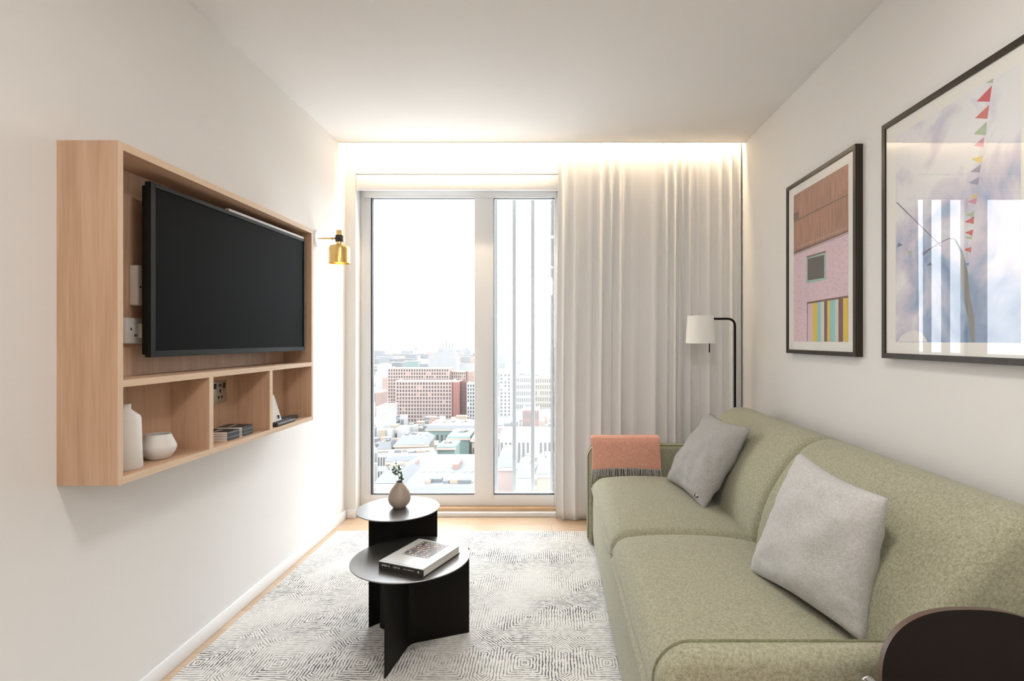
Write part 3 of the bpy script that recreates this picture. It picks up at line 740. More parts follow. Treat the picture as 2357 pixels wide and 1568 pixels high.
# ------------------------------------------------------------------ scatter cushions
def cushion(name, bl, br, tl, tr, T, mat, label, seed=0, sag=.0, twist=.0):
    bl, br, tl, tr = map(Vector, (bl, br, tl, tr))
    cen = (bl+br+tl+tr)/4; nrm = ((br-bl).cross(tl-bl)).normalized()
    rt = empty(name, tuple(cen)); tag(rt, label, 'cushion', 'grey scatter cushions')
    n = 40; bm = bmesh.new(); grid = {}
    for side in (1, -1):
        for i in range(n+1):
            for j in range(n+1):
                if side == -1 and (i in (0, n) or j in (0, n)): grid[side, i, j] = grid[1, i, j]; continue
                a, b = i/n, j/n; uu, vv = 2*a-1, 2*b-1
                # sides pulled in, corners kept
                ck = .022*(uu*vv)**6; pu = uu*(1-.10*(1-vv*vv)*uu*uu-ck); pv = vv*(1-.10*(1-uu*uu)*vv*vv-ck)
                a2, b2 = (pu+1)/2, (pv+1)/2
                p = bl*(1-a2)*(1-b2)+br*a2*(1-b2)+tl*(1-a2)*b2+tr*a2*b2
                h = ((1-uu**4)*(1-vv**4))**.55*(.80+.20*(1-uu*uu)*(1-vv*vv))
                h = ((1-abs(uu)**2.6)*(1-abs(vv)**2.6))**.52
                edge = max(abs(uu), abs(vv))
                wr = noise.noise(Vector((uu*2.4+seed, vv*2.4, side*3)))*.018*h + noise.noise(Vector((uu*6+seed, vv*6, side*7)))*.010*edge**2*h**.4
                p = p+nrm*side*(T/2*h+wr)
                p += Vector((0, 0, -sag*(1-vv*vv)*0))
                grid[side, i, j] = bm.verts.new(p)
        for i in range(n):
            for j in range(n):
                q = [grid[side, i, j], grid[side, i+1, j], grid[side, i+1, j+1], grid[side, i, j+1]]
                if side == -1: q.reverse()
                bm.faces.new(q)
    spots = {}
    for sd in (1, -1): spots[sd] = grid[sd, n-5, 3].co.copy()
    spots['n'] = nrm
    o = obj('cushion_cover', bm, mat, rt, True)
    return rt, spots
cushion('scatter_cushion', (.640, 1.775, .438), (.785, 1.352, .432), (.790, 1.735, .845), (.842, 1.355, .805), .165, M['pillow'],
        'large light grey knitted cushion leaning on sofa nearest the viewer', 3.1)
rt, spots = cushion('scatter_cushion', (.600, 2.86, .460), (.672, 2.41, .436), (.845, 2.90, .810), (.905, 2.46, .800), .150, M['pillow2'],
        'mid grey woven cushion with small round badge at far sofa end', 8.4)
# small dark round badge on the far cushion
sd = 1 if spots['n'].x < 0 else -1
bm = bmesh.new(); bn = (spots['n']*sd+Vector((.1, -.55, -.1))).normalized(); bc = spots[sd]+bn*.001
lathe(bm, [(0, 0), (.011, 0), (.011, .002), (0, .002)], 0, 0, 20)
mtx = Matrix.Translation(bc) @ bn.to_track_quat('Z', 'Y').to_matrix().to_4x4()
bmesh.ops.transform(bm, matrix=mtx, verts=bm.verts); bd = obj('badge', bm, M['ink'], rt, True, 40)
bm = bmesh.new()
for k in range(3):
    th = 2*PI*k/3+.3
    t = bmesh.new(); lathe(t, [(0, 0), (.003, 0), (.003, .001), (0, .001)], .004*math.cos(th), .004*math.sin(th), 12); bmesh.ops.translate(t, verts=t.verts, vec=(0, 0, .002)); merge(bm, t)
bmesh.ops.transform(bm, matrix=mtx, verts=bm.verts); obj('badge_mark', bm, M['paper'], bd, True, 40)

# ------------------------------------------------------------------ throw on the far arm
th = empty('throw_blanket', (.42, 3.17, .59)); tag(th, 'folded coral wool throw with grey fringe draped over far sofa arm', 'blanket')
X0, X1 = .232, .622
path = [(3.226, .40), (3.226, .50), (3.224, .585), (3.215, .622), (3.19, .638), (3.15, .640), (3.128, .632), (3.116, .605), (3.113, .54), (3.110, .49), (3.104, .446)]
path2 = []
for i in range(len(path)-1):
    for s_ in range(4):
        t = s_/4; path2.append((path[i][0]*(1-t)+path[i+1][0]*t, path[i][1]*(1-t)+path[i+1][1]*t))
path2.append(path[-1])
bm = bmesh.new(); nx = 30; G = []
for i, (y, z) in enumerate(path2):
    row = []
    for k in range(nx+1):
        a = k/nx; x = X0+(X1-X0)*a+.010*(a-.5)*max(0, (i-30)/12)
        d = .004*noise.noise(Vector((x*9, i*.12, 0)))
        zz = z+(.012*math.sin(a*PI)*(i/len(path2)) if i > 30 else 0)+.002*noise.noise(Vector((x*14, i*.3, 3)))
        row.append(bm.verts.new((x, y-(abs(d) if i > 24 else 0), zz)))
    G.append(row)
for i in range(len(G)-1):
    for k in range(nx): bm.faces.new((G[i][k], G[i][k+1], G[i+1][k+1], G[i+1][k]))
o = obj('folded_cloth', bm, M['throw'], th, True)
md = o.modifiers.new('thick', 'SOLIDIFY'); md.thickness = .014; md.offset = -1
md2 = o.modifiers.new('round', 'BEVEL'); md2.width = .004; md2.segments = 2; md2.limit_method = 'ANGLE'
bm = bmesh.new()
for k in range(92):
    a = (k+.5)/92; x = X0+(X1-X0)*a*1.02-.004
    zt_ = .455+.010*math.sin(a*PI); ln = random.uniform(.040, .054)*(1.25 if a < .08 else 1)
    dx = random.uniform(-.008, .008); fl = random.uniform(0, .016)
    zb_ = max(zt_-ln, .412+random.uniform(0, .006)) if a > .1 else zt_-ln
    y0 = 3.099
    if a > .1:
        pts = [(x, y0, zt_), (x+dx*.5, y0-.010, zt_-.006), (x+dx, y0-.014-fl*.6, zb_+.010), (x+dx*1.6, y0-.030-fl*1.3, zb_+.008)]
    else:
        pts = [(x, y0, zt_), (x+dx*.4-.004, y0-.006, zt_-.02), (x+dx-.008, y0-.010, zb_+.01), (x+dx-.010, y0-.012, zb_-.008)]
    tube(bm, pts, [.0022, .0019, .0017, .0012], 6)
f = obj('fringe', bm, M['fringe'], th, True); f['kind'] = 'stuff'

# ------------------------------------------------------------------ floor lamp
PX, PY = 1.142, 3.385
fl = empty('floor_lamp', (PX, PY, 0)); tag(fl, 'black floor lamp with white fabric shade in corner behind sofa', 'floor lamp')
bm = bmesh.new(); lathe(bm, [(0, 0), (.085, 0), (.085, .012), (.08, .016), (0, .016)], PX, PY, 40); obj('lamp_base', bm, M['black_steel'], fl, True, 40)
pts = [(PX, PY, .01+(1.285-.01)*i/10) for i in range(11)]+[(PX-.042+.042*math.cos(a), PY, 1.285+.042*math.sin(a)) for a in [PI/2*i/10 for i in range(1, 11)]]+[(PX-.10, PY, 1.327), (.925, PY, 1.327)]
bm = bmesh.new(); tube(bm, pts, .0072, 16); obj('pole', bm, M['black_steel'], fl, True)
SXc, zb_, zt_ = .927, 1.174, 1.345
bm = bmesh.new(); lathe(bm, [(.091, zb_), (.079, zt_), (.077, zt_), (.089, zb_)], SXc, PY, 56, close=True); obj('lamp_shade', bm, M['shade'], fl, True, 40)
bm = bmesh.new(); tube(bm, [(SXc+.050, PY-.02, 1.20), (SXc+.050, PY-.02, 1.118)], .0035, 10); obj('switch_stem', bm, M['black_steel'], fl, True)
bm = bmesh.new(); lathe(bm, [(0, 1.20), (.018, 1.205), (.03, 1.24), (.02, 1.275), (.014, 1.30), (0, 1.31)], SXc, PY, 24); obj('bulb', bm, M['plate_white'], fl, True)

# ------------------------------------------------------------------ curtain
ct = empty('curtain', (.65, 3.59, 0)); tag(ct, 'sheer off-white full height curtain gathered right of window', 'curtain')
bm = bmesh.new(); nx, nz = 520, 44; G = []
def cph(a):  # fold phase: irregular pleat widths
    return 2*PI*(17*a+.55*math.sin(7.3*a+.4)+.35*math.sin(17*a+1.3))
for j in range(nz+1):
    b = j/nz; z = .006+(2.545-.006)*b; row = []
    for i in range(nx+1):
        a = i/nx; ph = cph(a)
        low = (1-b)
        amp = (.009+.005*math.sin(a*19+2)+.005*low)*(.6+.4*low)*(1-.35*(b > .93)*((b-.93)/.07))
        s = math.sin(ph+.25*math.sin(3*b+5*a)*low); s2 = math.sin(ph*.5+1+.4*low)
        y = 3.592-amp*(abs(s)**.8*(1 if s > 0 else -1))-.009*s2*low
        x0 = .048-.020*low*(.5+.5*math.sin(3*b+.3)); x = x0+(1.252-x0)*a+.008*math.cos(ph)*(.6+.4*low)
        row.append(bm.verts.new((x, min(y, 3.632), z+.010*(1 if a > .06 else 1-a/.06)*(j == 0)*0)))
    G.append(row)
for j in range(nz):
    for i in range(nx): bm.faces.new((G[j][i], G[j][i+1], G[j+1][i+1], G[j+1][i]))
o = obj('curtain_cloth', bm, M['curtain'], ct, True); md = o.modifiers.new('thick', 'SOLIDIFY'); md.thickness = .0008
bx('curtain_track', (XL+.02, 3.583, 2.548), (XR-.01, 3.603, 2.566), M['trim'], ct)

# ------------------------------------------------------------------ framed pictures on the right wall
PXF = 1.2345      # plane of the prints
def on_right(px, py, X=PXF):
    y = X*F/(px-CX); return (y, EH-(py-CY)*y/F)
def framed(name, y0, y1, z0, z1, pr, label):
    fr = empty(name, (XR, (y0+y1)/2, z0)); tag(fr, label, 'picture', 'framed pictures above the sofa')
    fw = .019; bm = bmesh.new()
    for a, b in (((1.229, y0, z0), (XR-.0005, y1, z0+fw)), ((1.229, y0, z1-fw), (XR-.0005, y1, z1)), ((1.229, y0, z0+fw), (XR-.0005, y0+fw, z1-fw)), ((1.229, y1-fw, z0+fw), (XR-.0005, y1, z1-fw))):
        box(bm, a, b)
    obj('picture_frame', bm, M['frame'], fr)
    bx('mat_board', (1.2355, y0+fw, z0+fw), (1.2400, y1-fw, z1-fw), M['mat_board'], fr)
    bm = bmesh.new()
    vs = [bm.verts.new(p) for p in ((1.2325, y0+fw, z0+fw), (1.2325, y0+fw, z1-fw), (1.2325, y1-fw, z1-fw), (1.2325, y1-fw, z0+fw))]
    f = bm.faces.new(vs); bm.normal_update()
    if f.normal.x > 0: f.normal_flip()
    me = bpy.data.meshes.new('glass'); bm.to_mesh(me); bm.free(); me.materials.append(M['picglass'])
    g = bpy.data.objects.new('glass', me); C.objects.link(g); g.parent = fr; g.location = -fr.location
    return fr
def poly(bm, pts, x, mi, clip=None):
    if clip:
        y0, y1, z0, z1 = clip; pts = [(min(max(p[0], y0), y1), min(max(p[1], z0), z1)) for p in pts]
    q = [bm.verts.new((x, p[0], p[1])) for p in pts]
    try:
        f = bm.faces.new(q); f.material_index = mi
    except ValueError: pass
# small picture: corrugated roof over a pink brick house with a striped door
fr = framed('framed_picture', 2.198, 2.848, 1.128, 1.992, None, 'smaller framed print of rusty roof and pink brick house, nearer the window')
cl = (2.262, 2.772, 1.188, 1.932); Y_0, Y_1, Z_0, Z_1 = cl
def sc(x, y): return on_right(1800+x/3.565, 380+y/3.565)
bm = bmesh.new(); X = 1.2352
poly(bm, [(Y_0, Z_0), (Y_1, Z_0), (Y_1, Z_1), (Y_0, Z_1)], X, 0)
X -= .0001; a, b = sc(90, 715), sc(545, 535)
poly(bm, [a, b, (b[0], Z_1), (a[0], Z_1)], X, 1, cl)
X -= .0001; poly(bm, [sc(90, 715), sc(545, 535), sc(545, 548), sc(90, 735)], X, 2, cl)
poly(bm, [sc(90, 742), sc(545, 556), sc(545, 560), sc(90, 746)], X, 2, cl)
poly(bm, [sc(90, 462), sc(545, 236), sc(545, 246), sc(90, 476)], X, 2, cl)
for i in range(22):
    xx = 130+i*18.5; yy = 700-(xx-90)*.3956
    poly(bm, [sc(xx, yy-20), sc(xx+9, yy-24), sc(xx+9, yy-3), sc(xx, yy+1)], X, 3, cl)
poly(bm, [sc(92, 400), sc(135, 380), sc(135, 440), sc(92, 462)], X, 2, cl)
poly(bm, [sc(200, 750), sc(358, 703), sc(358, 940), sc(200, 972)], X, 4)
X -= .0001; poly(bm, [sc(210, 770), sc(345, 738), sc(345, 925), sc(210, 948)], X, 5)
poly(bm, [sc(200, 750), sc(358, 703), sc(358, 716), sc(200, 764)], X, 2)
X += .0001; poly(bm, [sc(204, 1125), sc(545, 1070), sc(545, 1450), sc(204, 1450)], X, 2, cl)
X -= .0001
strips = [(210, 250, 6), (250, 288, 7), (288, 318, 8), (318, 345, 9), (345, 370, 10), (370, 392, 7), (392, 436, 8), (436, 462, 9), (462, 500, 10), (500, 545, 7)]
for s0, s1, mi in strips:
    poly(bm, [sc(s0, 1140-(s0-210)*.155), sc(s1, 1140-(s1-210)*.155), sc(s1, 1450), sc(s0, 1450)], X, mi, cl)
mts = [M['brickprint'], M['roofprint'], plain('print_dark_eaves', (.16, .09, .07), .8), plain('print_roof_lip', (.50, .30, .24), .8), plain('print_mint_frame', (.30, .50, .46), .8), plain('print_window_dark', (.09, .085, .075), .8),
       plain('print_pink', (.66, .48, .54), .8), plain('print_yellow', (.72, .52, .06), .8), plain('print_aqua', (.28, .58, .58), .8), plain('print_cream', (.66, .64, .56), .8), plain('print_maroon', (.17, .075, .08), .8)]
obj('print', bm, mts, fr)
# large picture: bunting on a pole against a cloudy sky
fr = framed('framed_picture', 1.362, 2.024, 1.130, 1.994, None, 'larger framed print of coloured bunting against cloudy sky, nearer the viewer')
cl = (1.430, 1.950, 1.190, 1.930); Y_0, Y_1, Z_0, Z_1 = cl
def lc(x, y): return on_right(2180+x/4.356, 140+y/4.356)
def lo(x, y): return on_right(2030+x/4.238, 480+y/4.238)
bm = bmesh.new(); X = 1.2352
poly(bm, [(Y_0, Z_0), (Y_1, Z_0), (Y_1, Z_1), (Y_0, Z_1)], X, 0); X -= .0001
poly(bm, [lo(765, 430), lo(790, 430), lo(835, 620), lo(855, 850), lo(900, 1060), lo(903, 1302), lo(868, 1302), lo(835, 1060), lo(790, 850), lo(762, 620)], X, 1, cl)
for p in ([lo(705, 300), lo(722, 300), lo(790, 430), lo(765, 430)], [lo(585, 320), lo(650, 290), lo(705, 296), lo(705, 302), lo(650, 298), lo(585, 328)],
          [lo(392, 430), lo(585, 320), lo(585, 328), lo(400, 442)], [lo(130, -60), lo(150, -60), lo(585, 370), lo(580, 376)]):
    poly(bm, p, X, 2, cl)
X -= .0001
flags = [((462, 165), (385, 215), (460, 222), 3), ((450, 245), (292, 408), (425, 410), 4), ((420, 440), (278, 575), (402, 582), 5), ((398, 605), (262, 735), (385, 748), 3), ((370, 765), (265, 850), (365, 868), 6),
         ((352, 955), (240, 985), (340, 1030), 7), ((340, 1035), (228, 1115), (325, 1120), 8), ((325, 1160), (215, 1225), (310, 1245), 8), ((305, 1320), (208, 1395), (290, 1365), 7), ((300, 1370), (200, 1412), (285, 1440), 6), ((270, 1505), (188, 1545), (262, 1580), 3)]
for a, b, c, mi in flags: poly(bm, [lc(*a), lc(*b), lc(*c)], X, mi, cl)
for a, b, c, mi in (((895, 80), (805, 130), (893, 152), 5), ((888, 205), (808, 235), (880, 270), 5), ((880, 270), (800, 280), (872, 305), 3), ((870, 375), (795, 400), (866, 432), 5), ((855, 525), (795, 540), (842, 560), 9),
                    ((205, 355), (160, 335), (145, 380), 2), ((295, 420), (245, 410), (265, 460), 3), ((490, 385), (385, 430), (400, 465), 2), ((490, 550), (430, 560), (470, 530), 2)):
    poly(bm, [lo(*a), lo(*b), lo(*c)], X, mi, cl)
poly(bm, [lo(150, 1300), lo(190, 1240), lo(250, 1200), lo(320, 1185), lo(385, 1215), lo(430, 1275), lo(440, 1300)], X, 10, cl)
mts = [M['skyprint'], plain('print_trunk', (.27, .27, .25), .8), plain('print_branch', (.16, .16, .22), .8), plain('print_flag_green', (.42, .52, .36), .8), plain('print_flag_red', (.58, .10, .13), .8), plain('print_flag_coral', (.60, .17, .15), .8),
       plain('print_flag_pink', (.62, .30, .38), .8), plain('print_flag_yellow', (.75, .58, .16), .8), plain('print_flag_slate', (.30, .30, .42), .8), plain('print_flag_blue', (.20, .30, .56), .8), plain('print_cloud', (.75, .73, .74), .8)]
obj('print', bm, mts, fr)

# ------------------------------------------------------------------ dark chair at lower right
ch = empty('dining_chair', (.755, .66, 0)); tag(ch, 'black moulded chair back rising in front of near sofa arm', 'chair')
def chair_shell(bm, inset, off):
    pass
bm = bmesh.new(); CXc, ZTp, HW, HH = .728, .727, .172, .20; n = 40
ringF, ringB = [], []
out = []
for i in range(n+1):
    t = PI*i/n; c_, s_ = math.cos(t), math.sin(t)
    out.append((math.copysign(abs(c_)**.78, c_)*HW, abs(s_)**.80*.118))
zc = ZTp-.118
outline = [(-x, z+zc) for x, z in out]          # from left to right over the top (x grows)
outline = [(-HW*.93, zc-.16)]+[(-HW*.985, zc-.06)]+outline+[(HW*.985, zc-.06), (HW*.93, zc-.16)]
def ypos(x, z): return .930-.55*(x*x)*1.1+(z-zc)*.16
th_ = .012
A = []; B = []; cols = 24
# surface as fan of rows from bottom centre line
top = [(x, z) for x, z in outline]
rows = []
for x, z in top:
    rows.append([(x*k, (zc-.16)+(z-(zc-.16))*k) for k in [j/12 for j in range(13)]])
for side, dy in ((0, 0), (1, th_)):
    R_ = [[bm.verts.new((CXc+x, ypos(x, z)+dy, z)) for x, z in r] for r in rows]
    for i in range(len(R_)-1):
        for j in range(12):
            q = [R_[i][j], R_[i+1][j], R_[i+1][j+1], R_[i][j+1]]
            f = bm.faces.new(q); f.material_index = 0
    (A if side == 0 else B).extend([r[-1] for r in R_])
for i in range(len(A)-1):
    f = bm.faces.new((A[i], A[i+1], B[i+1], B[i])); f.material_index = 1
bmesh.ops.remove_doubles(bm, verts=bm.verts, dist=.00005)
obj('backrest', bm, [M['chairwood'], M['chairedge']], ch, True, 40)
bm = bmesh.new()
P = [(-.20, .02), (-.205, .22), (-.18, .40), (-.14, .44), (.14, .44), (.18, .40), (.205, .22), (.20, .02), (.17, 0), (-.17, 0)]
P = smooth_closed([(CXc+x, .44+y) for x, y in P], 4); prism(bm, P, 2, .445, .457); obj('seat', bm, M['chairwood'], ch)
for sx in (-1, 1):
    bm = bmesh.new()
    tube(bm, [(CXc+sx*.175, .905, .600), (CXc+sx*.182, .915, .612), (CXc+sx*.1875, .925, .618), (CXc+sx*.186, .938, .608), (CXc+sx*.180, .942, .58), (CXc+sx*.178, .93, .46), (CXc+sx*.19, .925, .30), (CXc+sx*.205, .92, .01)], .0085, 12)
    obj('leg', bm, M['chrome'], ch, True)
    bm = bmesh.new(); tube(bm, [(CXc+sx*.178, .93, .438), (CXc+sx*.17, .7, .436), (CXc+sx*.17, .48, .43), (CXc+sx*.20, .44, .30), (CXc+sx*.215, .43, .01)], .0085, 12)
    obj('leg', bm, M['chrome'], ch, True)

# ------------------------------------------------------------------ the city beyond the window
GZ = -60.0
gm = plain('city_ground', (.10, .105, .10), .9, bscale=.05)
bm = bmesh.new(); box(bm, (-1800, 60, GZ-1), (1800, 4200, GZ)); struct(obj('ground', bm, gm))
CM = {}
def cmat(k, c):
    if k not in CM: CM[k] = plain('city_'+k, c, .85, bscale=.3)
    return CM[k]
brick = lambda: cmat('brick', (.11, .045, .035)); pinkb = lambda: cmat('pale_brick', (.20, .135, .115)); cream = lambda: cmat('cream_stone', (.19, .155, .115))
white = lambda: cmat('white_render', (.24, .24, .235)); glassd = lambda: cmat('dark_glazing', (.035, .03, .033)); slate = lambda: cmat('slate', (.075, .08, .085)); teal = lambda: cmat('teal', (.085, .125, .115))
lead = lambda: cmat('lead_roof', (.10, .105, .11)); redwall = lambda: cmat('red_panel', (.16, .06, .05)); band = lambda: cmat('pale_band', (.27, .215, .185)); grn = lambda: cmat('tree_green', (.06, .09, .05))
FOOT = []
def free(x0, x1, y0, y1):
    return not any(x0 < b+2 and x1 > a-2 and y0 < d+2 and y1 > c-2 for a, b, c, d in FOOT)
WM = bpy.data.meshes.new('window')
def win_grid(root, x0, x1, z0, z1, y, cols, rows_, ww=.5, wh=.62, mat=None, skip=0.05, name='window'):
    """windows on the face at y looking towards the flat; first hundred as parts, the others one part"""
    dx = (x1-x0)/cols; dz = (z1-z0)/rows_; hw, hh = dx*ww/2, dz*wh/2
    bmw = bmesh.new(); box(bmw, (-hw, -.15, -hh), (hw, .12, hh)); me = bpy.data.meshes.new('window'); bmw.to_mesh(me); bmw.free(); me.materials.append(mat or glassd())
    off = world_loc(root); cnt = len([c for c in root.children if c.name.startswith('window')]); rest = None
    cells = [(i, j) for i in range(cols) for j in range(rows_)]; random.shuffle(cells)
    for i, j in cells:
        if random.random() < skip: continue
        p = Vector((x0+(i+.5)*dx, y, z0+(j+.5)*dz))
        if cnt < 100:
            o = bpy.data.objects.new(name, me); C.objects.link(o); o.parent = root; o.location = p-off; cnt += 1
        else:
            if rest is None: rest = bmesh.new()
            box(rest, (p.x-hw, y-.15, p.z-hh), (p.x+hw, y+.12, p.z+hh))
    if rest is not None:
        o = obj('window_rows', rest, mat or glassd(), root); o['kind'] = 'stuff'
def at(px, py, d): return ((px-CX)*d/F, EH-(py-CY)*d/F)
def block(name, px0, px1, ytop, d, depth, wall, label, cols=0, rows_=0, roof=None, group=None, zb=GZ, ww=.5, wh=.62, cat='building', parapet=True, bandm=None, zwin=None):
    x0, zt = at(px0, ytop, d); x1, _ = at(px1, ytop, d)
    r = empty(name, ((x0+x1)/2, d, zb)); tag(r, label, cat, group)
    bx('walls', (x0, d, zb), (x1, d+depth, zt), wall, r); FOOT.append((x0, x1, d, d+depth))
    bx('roof', (x0+.3, d+.3, zt), (x1-.3, d+depth-.3, zt+.25), roof or lead(), r)
    if parapet: bm = bmesh.new(); box(bm, (x0-.15, d-.15, zt), (x1+.15, d+.3, zt+.9)); box(bm, (x0-.15, d+.3, zt), (x0+.3, d+depth, zt+.9)); box(bm, (x1-.3, d+.3, zt), (x1+.15, d+depth, zt+.9)); obj('parapet', bm, bandm or band(), r)
    if cols:
        z0 = zwin if zwin is not None else zb
        if bandm:
            bm = bmesh.new()
            for j in range(rows_+1): zz = z0+(zt-z0)*j/rows_; box(bm, (x0, d-.22, zz-.22), (x1, d, zz+.22))
            dxx = (x1-x0)/cols
            for i in range(cols+1): box(bm, (x0+dxx*i-.18, d-.2, z0), (x0+dxx*i+.18, d, zt))
            obj('facade_grid', bm, bandm, r)
        win_grid(r, x0, x1, z0, zt, d, cols, rows_, ww, wh)
    return r
block('apartment_building', 912, 1039, 879, 384, 16, pinkb(), 'pink brick apartment block with grid of windows, front and centre outside', 19, 12, bandm=band())
block('apartment_building', 880, 909, 934, 382, 16, pinkb(), 'low pink brick wing stepping down left of the central block', 6, 6, bandm=band())
block('apartment_building', 893, 1033, 849, 404, 18, pinkb(), 'taller pink brick block rising behind the central one', 24, 16, bandm=band())
r = block('apartment_building', 1062, 1074, 880, 392, 12, brick(), 'dark red brick block with small windows right of central block', 6, 11, bandm=brick())
r = block('apartment_building', 1041, 1055.5, 880, 385, 16, redwall(), 'narrow plain red wall tower beside the central block')
block('apartment_building', 1039, 1072, 856, 411, 16, pinkb(), 'upper brick block at right with tall narrow windows', 7, 15, bandm=band())
block('apartment_building', 1075, 1100, 856, 413, 16, pinkb(), 'pink brick block far right, partly behind white mullion')
block('office_building', 1075, 1110, 884, 372, 14, white(), 'white block with paired narrow windows beside the mullion', 6, 12, bandm=white())
# pale tower with roof masts
d = 760; FOOT.append((-180, -125, 755, 800))
r = empty('office_tower', (*((at(1018, 800, d)[0]), d), GZ)); tag(r, 'white stepped office tower with roof masts in the haze', 'tower')
for (p0, p1, yt) in ((986, 1050, 823), (1003, 1041, 800), (995, 1046, 812)):
    x0, zt = at(p0, yt, d); x1, _ = at(p1, yt, d); bx('walls', (x0, d+(p0-986)*.6, GZ), (x1, d+30, zt), cmat('tower_render', (.165, .165, .165)), r)
x0, zt = at(1016, 800, d); x1, _ = at(1038, 790, d); z1 = at(0, 790, d)[1]
for p in (1016, 1024, 1031, 1038):
    x = at(p, 0, d)[0]; bx('mast', (x-.5, d+11, zt), (x+.5, d+12, z1+(5 if p == 1024 else 0)), slate(), r)
x0, z0 = at(1006, 836, d); x1, z1 = at(1038, 806, d); win_grid(r, x0, x1, z0, z1, d+10, 6, 7, .7, .3, lead(), 0.1)
# glazed market roof and teal building
def hip(root, x0, x1, y0, y1, z0, z1, mat, name='roof', ins=.35):
    bm = bmesh.new(); cx = (x0+x1)/2; cy = (y0+y1)/2; w2 = (x1-x0)/2*(1-ins); h2 = (y1-y0)/2*(1-ins*1.5)
    A = [bm.verts.new((x, y, z0)) for x, y in ((x0, y0), (x1, y0), (x1, y1), (x0, y1))]
    B = [bm.verts.new((x, y, z1)) for x, y in ((cx-w2, cy-h2), (cx+w2, cy-h2), (cx+w2, cy+h2), (cx-w2, cy+h2))]
    bm.faces.new(A); bm.faces.new(B)
    for i in range(4): bm.faces.new((A[i], A[(i+1) % 4], B[(i+1) % 4], B[i]))
    return obj(name, bm, mat, root)
def low_house(px0, px1, ybase_eave, d, depth, eave_h, roof_h, wall, roof, label, cat='building', group=None, cols=0, rows_=0, name='low_building', rot=0, roofins=.35):
    x0, ze = at(px0, ybase_eave, d); x1, _ = at(px1, ybase_eave, d)
    r = empty(name, ((x0+x1)/2, d+depth/2, ze-eave_h)); tag(r, label, cat, group)
    bx('walls', (x0, d, ze-eave_h), (x1, d+depth, ze), wall, r); m_ = 9 if rot else 1; FOOT.append((x0-m_, x1+m_, d-m_, d+depth+m_))
    hip(r, x0-.4, x1+.4, d-.4, d+depth+.4, ze, ze+roof_h, roof, ins=roofins)
    bx('cornice', (x0-.5, d-.6, ze-.8), (x1+.5, d, ze-.1), band(), r)
    rg = random.Random(int(px0*7+d))
    for k in range(7):
        w_ = rg.uniform(.8, 2.4); xx = rg.uniform(x0+1, max(x0+1.2, x1-w_-1)); yy = rg.uniform(d+depth*.3, d+depth*.6)
        bx('roof_vent', (xx, yy, ze), (xx+w_, yy+w_*.8, ze+roof_h*rg.uniform(.7, 1.1)+.7), rg.choice([white, lead, slate, cream])(), r)
    if cols: win_grid(r, x0, x1, ze-eave_h*.9, ze-eave_h*.1, d, cols, rows_, .45, .6)
    if rot: r.rotation_euler = (0, 0, rot)
    return r
low_house(981, 1105, 988, 262, 22, 18, 1.6, teal(), lead(), 'wide building with grey flat roof and teal walls below red blocks', roofins=.08, cols=12, rows_=3)
low_house(864, 893, 1034, 205, 14, 20, 2.0, white(), slate(), 'white walled building with grey hipped roof at far left of glass', rot=.12, cols=5, rows_=3)
low_house(905, 980, 1024, 206, 18, 18, 2.6, cream(), lead(), 'cream stone building with stepped slate roof near left pane edge', cols=14, rows_=3, rot=.08)
low_house(880, 992, 1060, 168, 14, 22, 1.2, cream(), lead(), 'long cream stone building with row of small windows and cornice', cols=26, rows_=3, rot=.24, roofins=.15)
low_house(1008, 1046, 1030, 182, 10, 26, .5, teal(), teal(), 'building wrapped in green scaffolding netting', roofins=.05, cols=1, rows_=6)
low_house(1030, 1080, 1008, 207, 18, 22, .6, teal(), teal(), 'green sheeted roof structure behind the scaffolded building', roofins=.05)
low_house(1086, 1120, 1012, 200, 20, 24, 2, cream(), pinkb(), 'peach stone building at right edge beside the mullion', cols=5, rows_=5)
# grey pitched roofs with chimneys near the bottom
d = 128; FOOT.append((-38, -14, 127, 161))
r = empty('terrace_building', (at(1000, 1100, d)[0], d, -60)); tag(r, 'long grey slate roof with brick chimneys and skylights, lowest in view', 'building')
x0, zr = at(938, 1064, d+16); x1, _ = at(1125, 1064, d+16); _, ze = at(0, 1112, d)
bm = bmesh.new(); prism(bm, [(d, ze), (d+16, zr), (d+32, ze)], 0, x0, x1); obj('roof', bm, lead(), r)
bx('walls', (x0+.5, d+.5, -60), (x1-.5, d+31, ze), cream(), r)
for p in (951, 1053):
    xa, _ = at(p-6, 1064, d+13); xb, _ = at(p+6, 1064, d+13); bx('chimney', (xa, d+10, ze), (xb, d+17, zr+.8), pinkb(), r)
for p in (974, 989, 1005, 1018, 1041, 1070, 1085):
    xs = at(p, 0, d+8)[0]; zs = ze+(zr-ze)*.5; bm = bmesh.new(); box(bm, (xs-.3, d+7.7, zs-.2), (xs+.3, d+8.4, zs+.35)); obj('skylight', bm, white(), r)
low_house(865, 925, 1112, 108, 14, 20, 1.5, white(), lead(), 'white low building with flat roofs at bottom left of glass')
low_house(944, 1095, 1132, 100, 8, 20, .8, white(), lead(), 'row of pale low roofs along the bottom of the glass', roofins=.1)
low_house(1144, 1180, 1075, 130, 14, 20, 2.5, pinkb(), slate(), 'brick gabled house behind the leftmost upright bar')
low_house(1190, 1222, 1100, 120, 12, 20, 2.5, white(), slate(), 'white walled house between second and third upright bars')
low_house(1236, 1290, 1090, 125, 14, 20, 2.5, cream(), lead(), 'cream house at right end of narrow pane')
block('apartment_building', 1150, 1176, 860, 430, 20, white(), 'pale slim slab block behind the first gap of narrow pane', 3, 12)
block('apartment_building', 1188, 1222, 868, 470, 16, white(), 'pale long block in second gap of narrow pane', 8, 5)
block('apartment_building', 1232, 1268, 870, 480, 16, cream(), 'cream block in third gap of narrow pane', 7, 5)
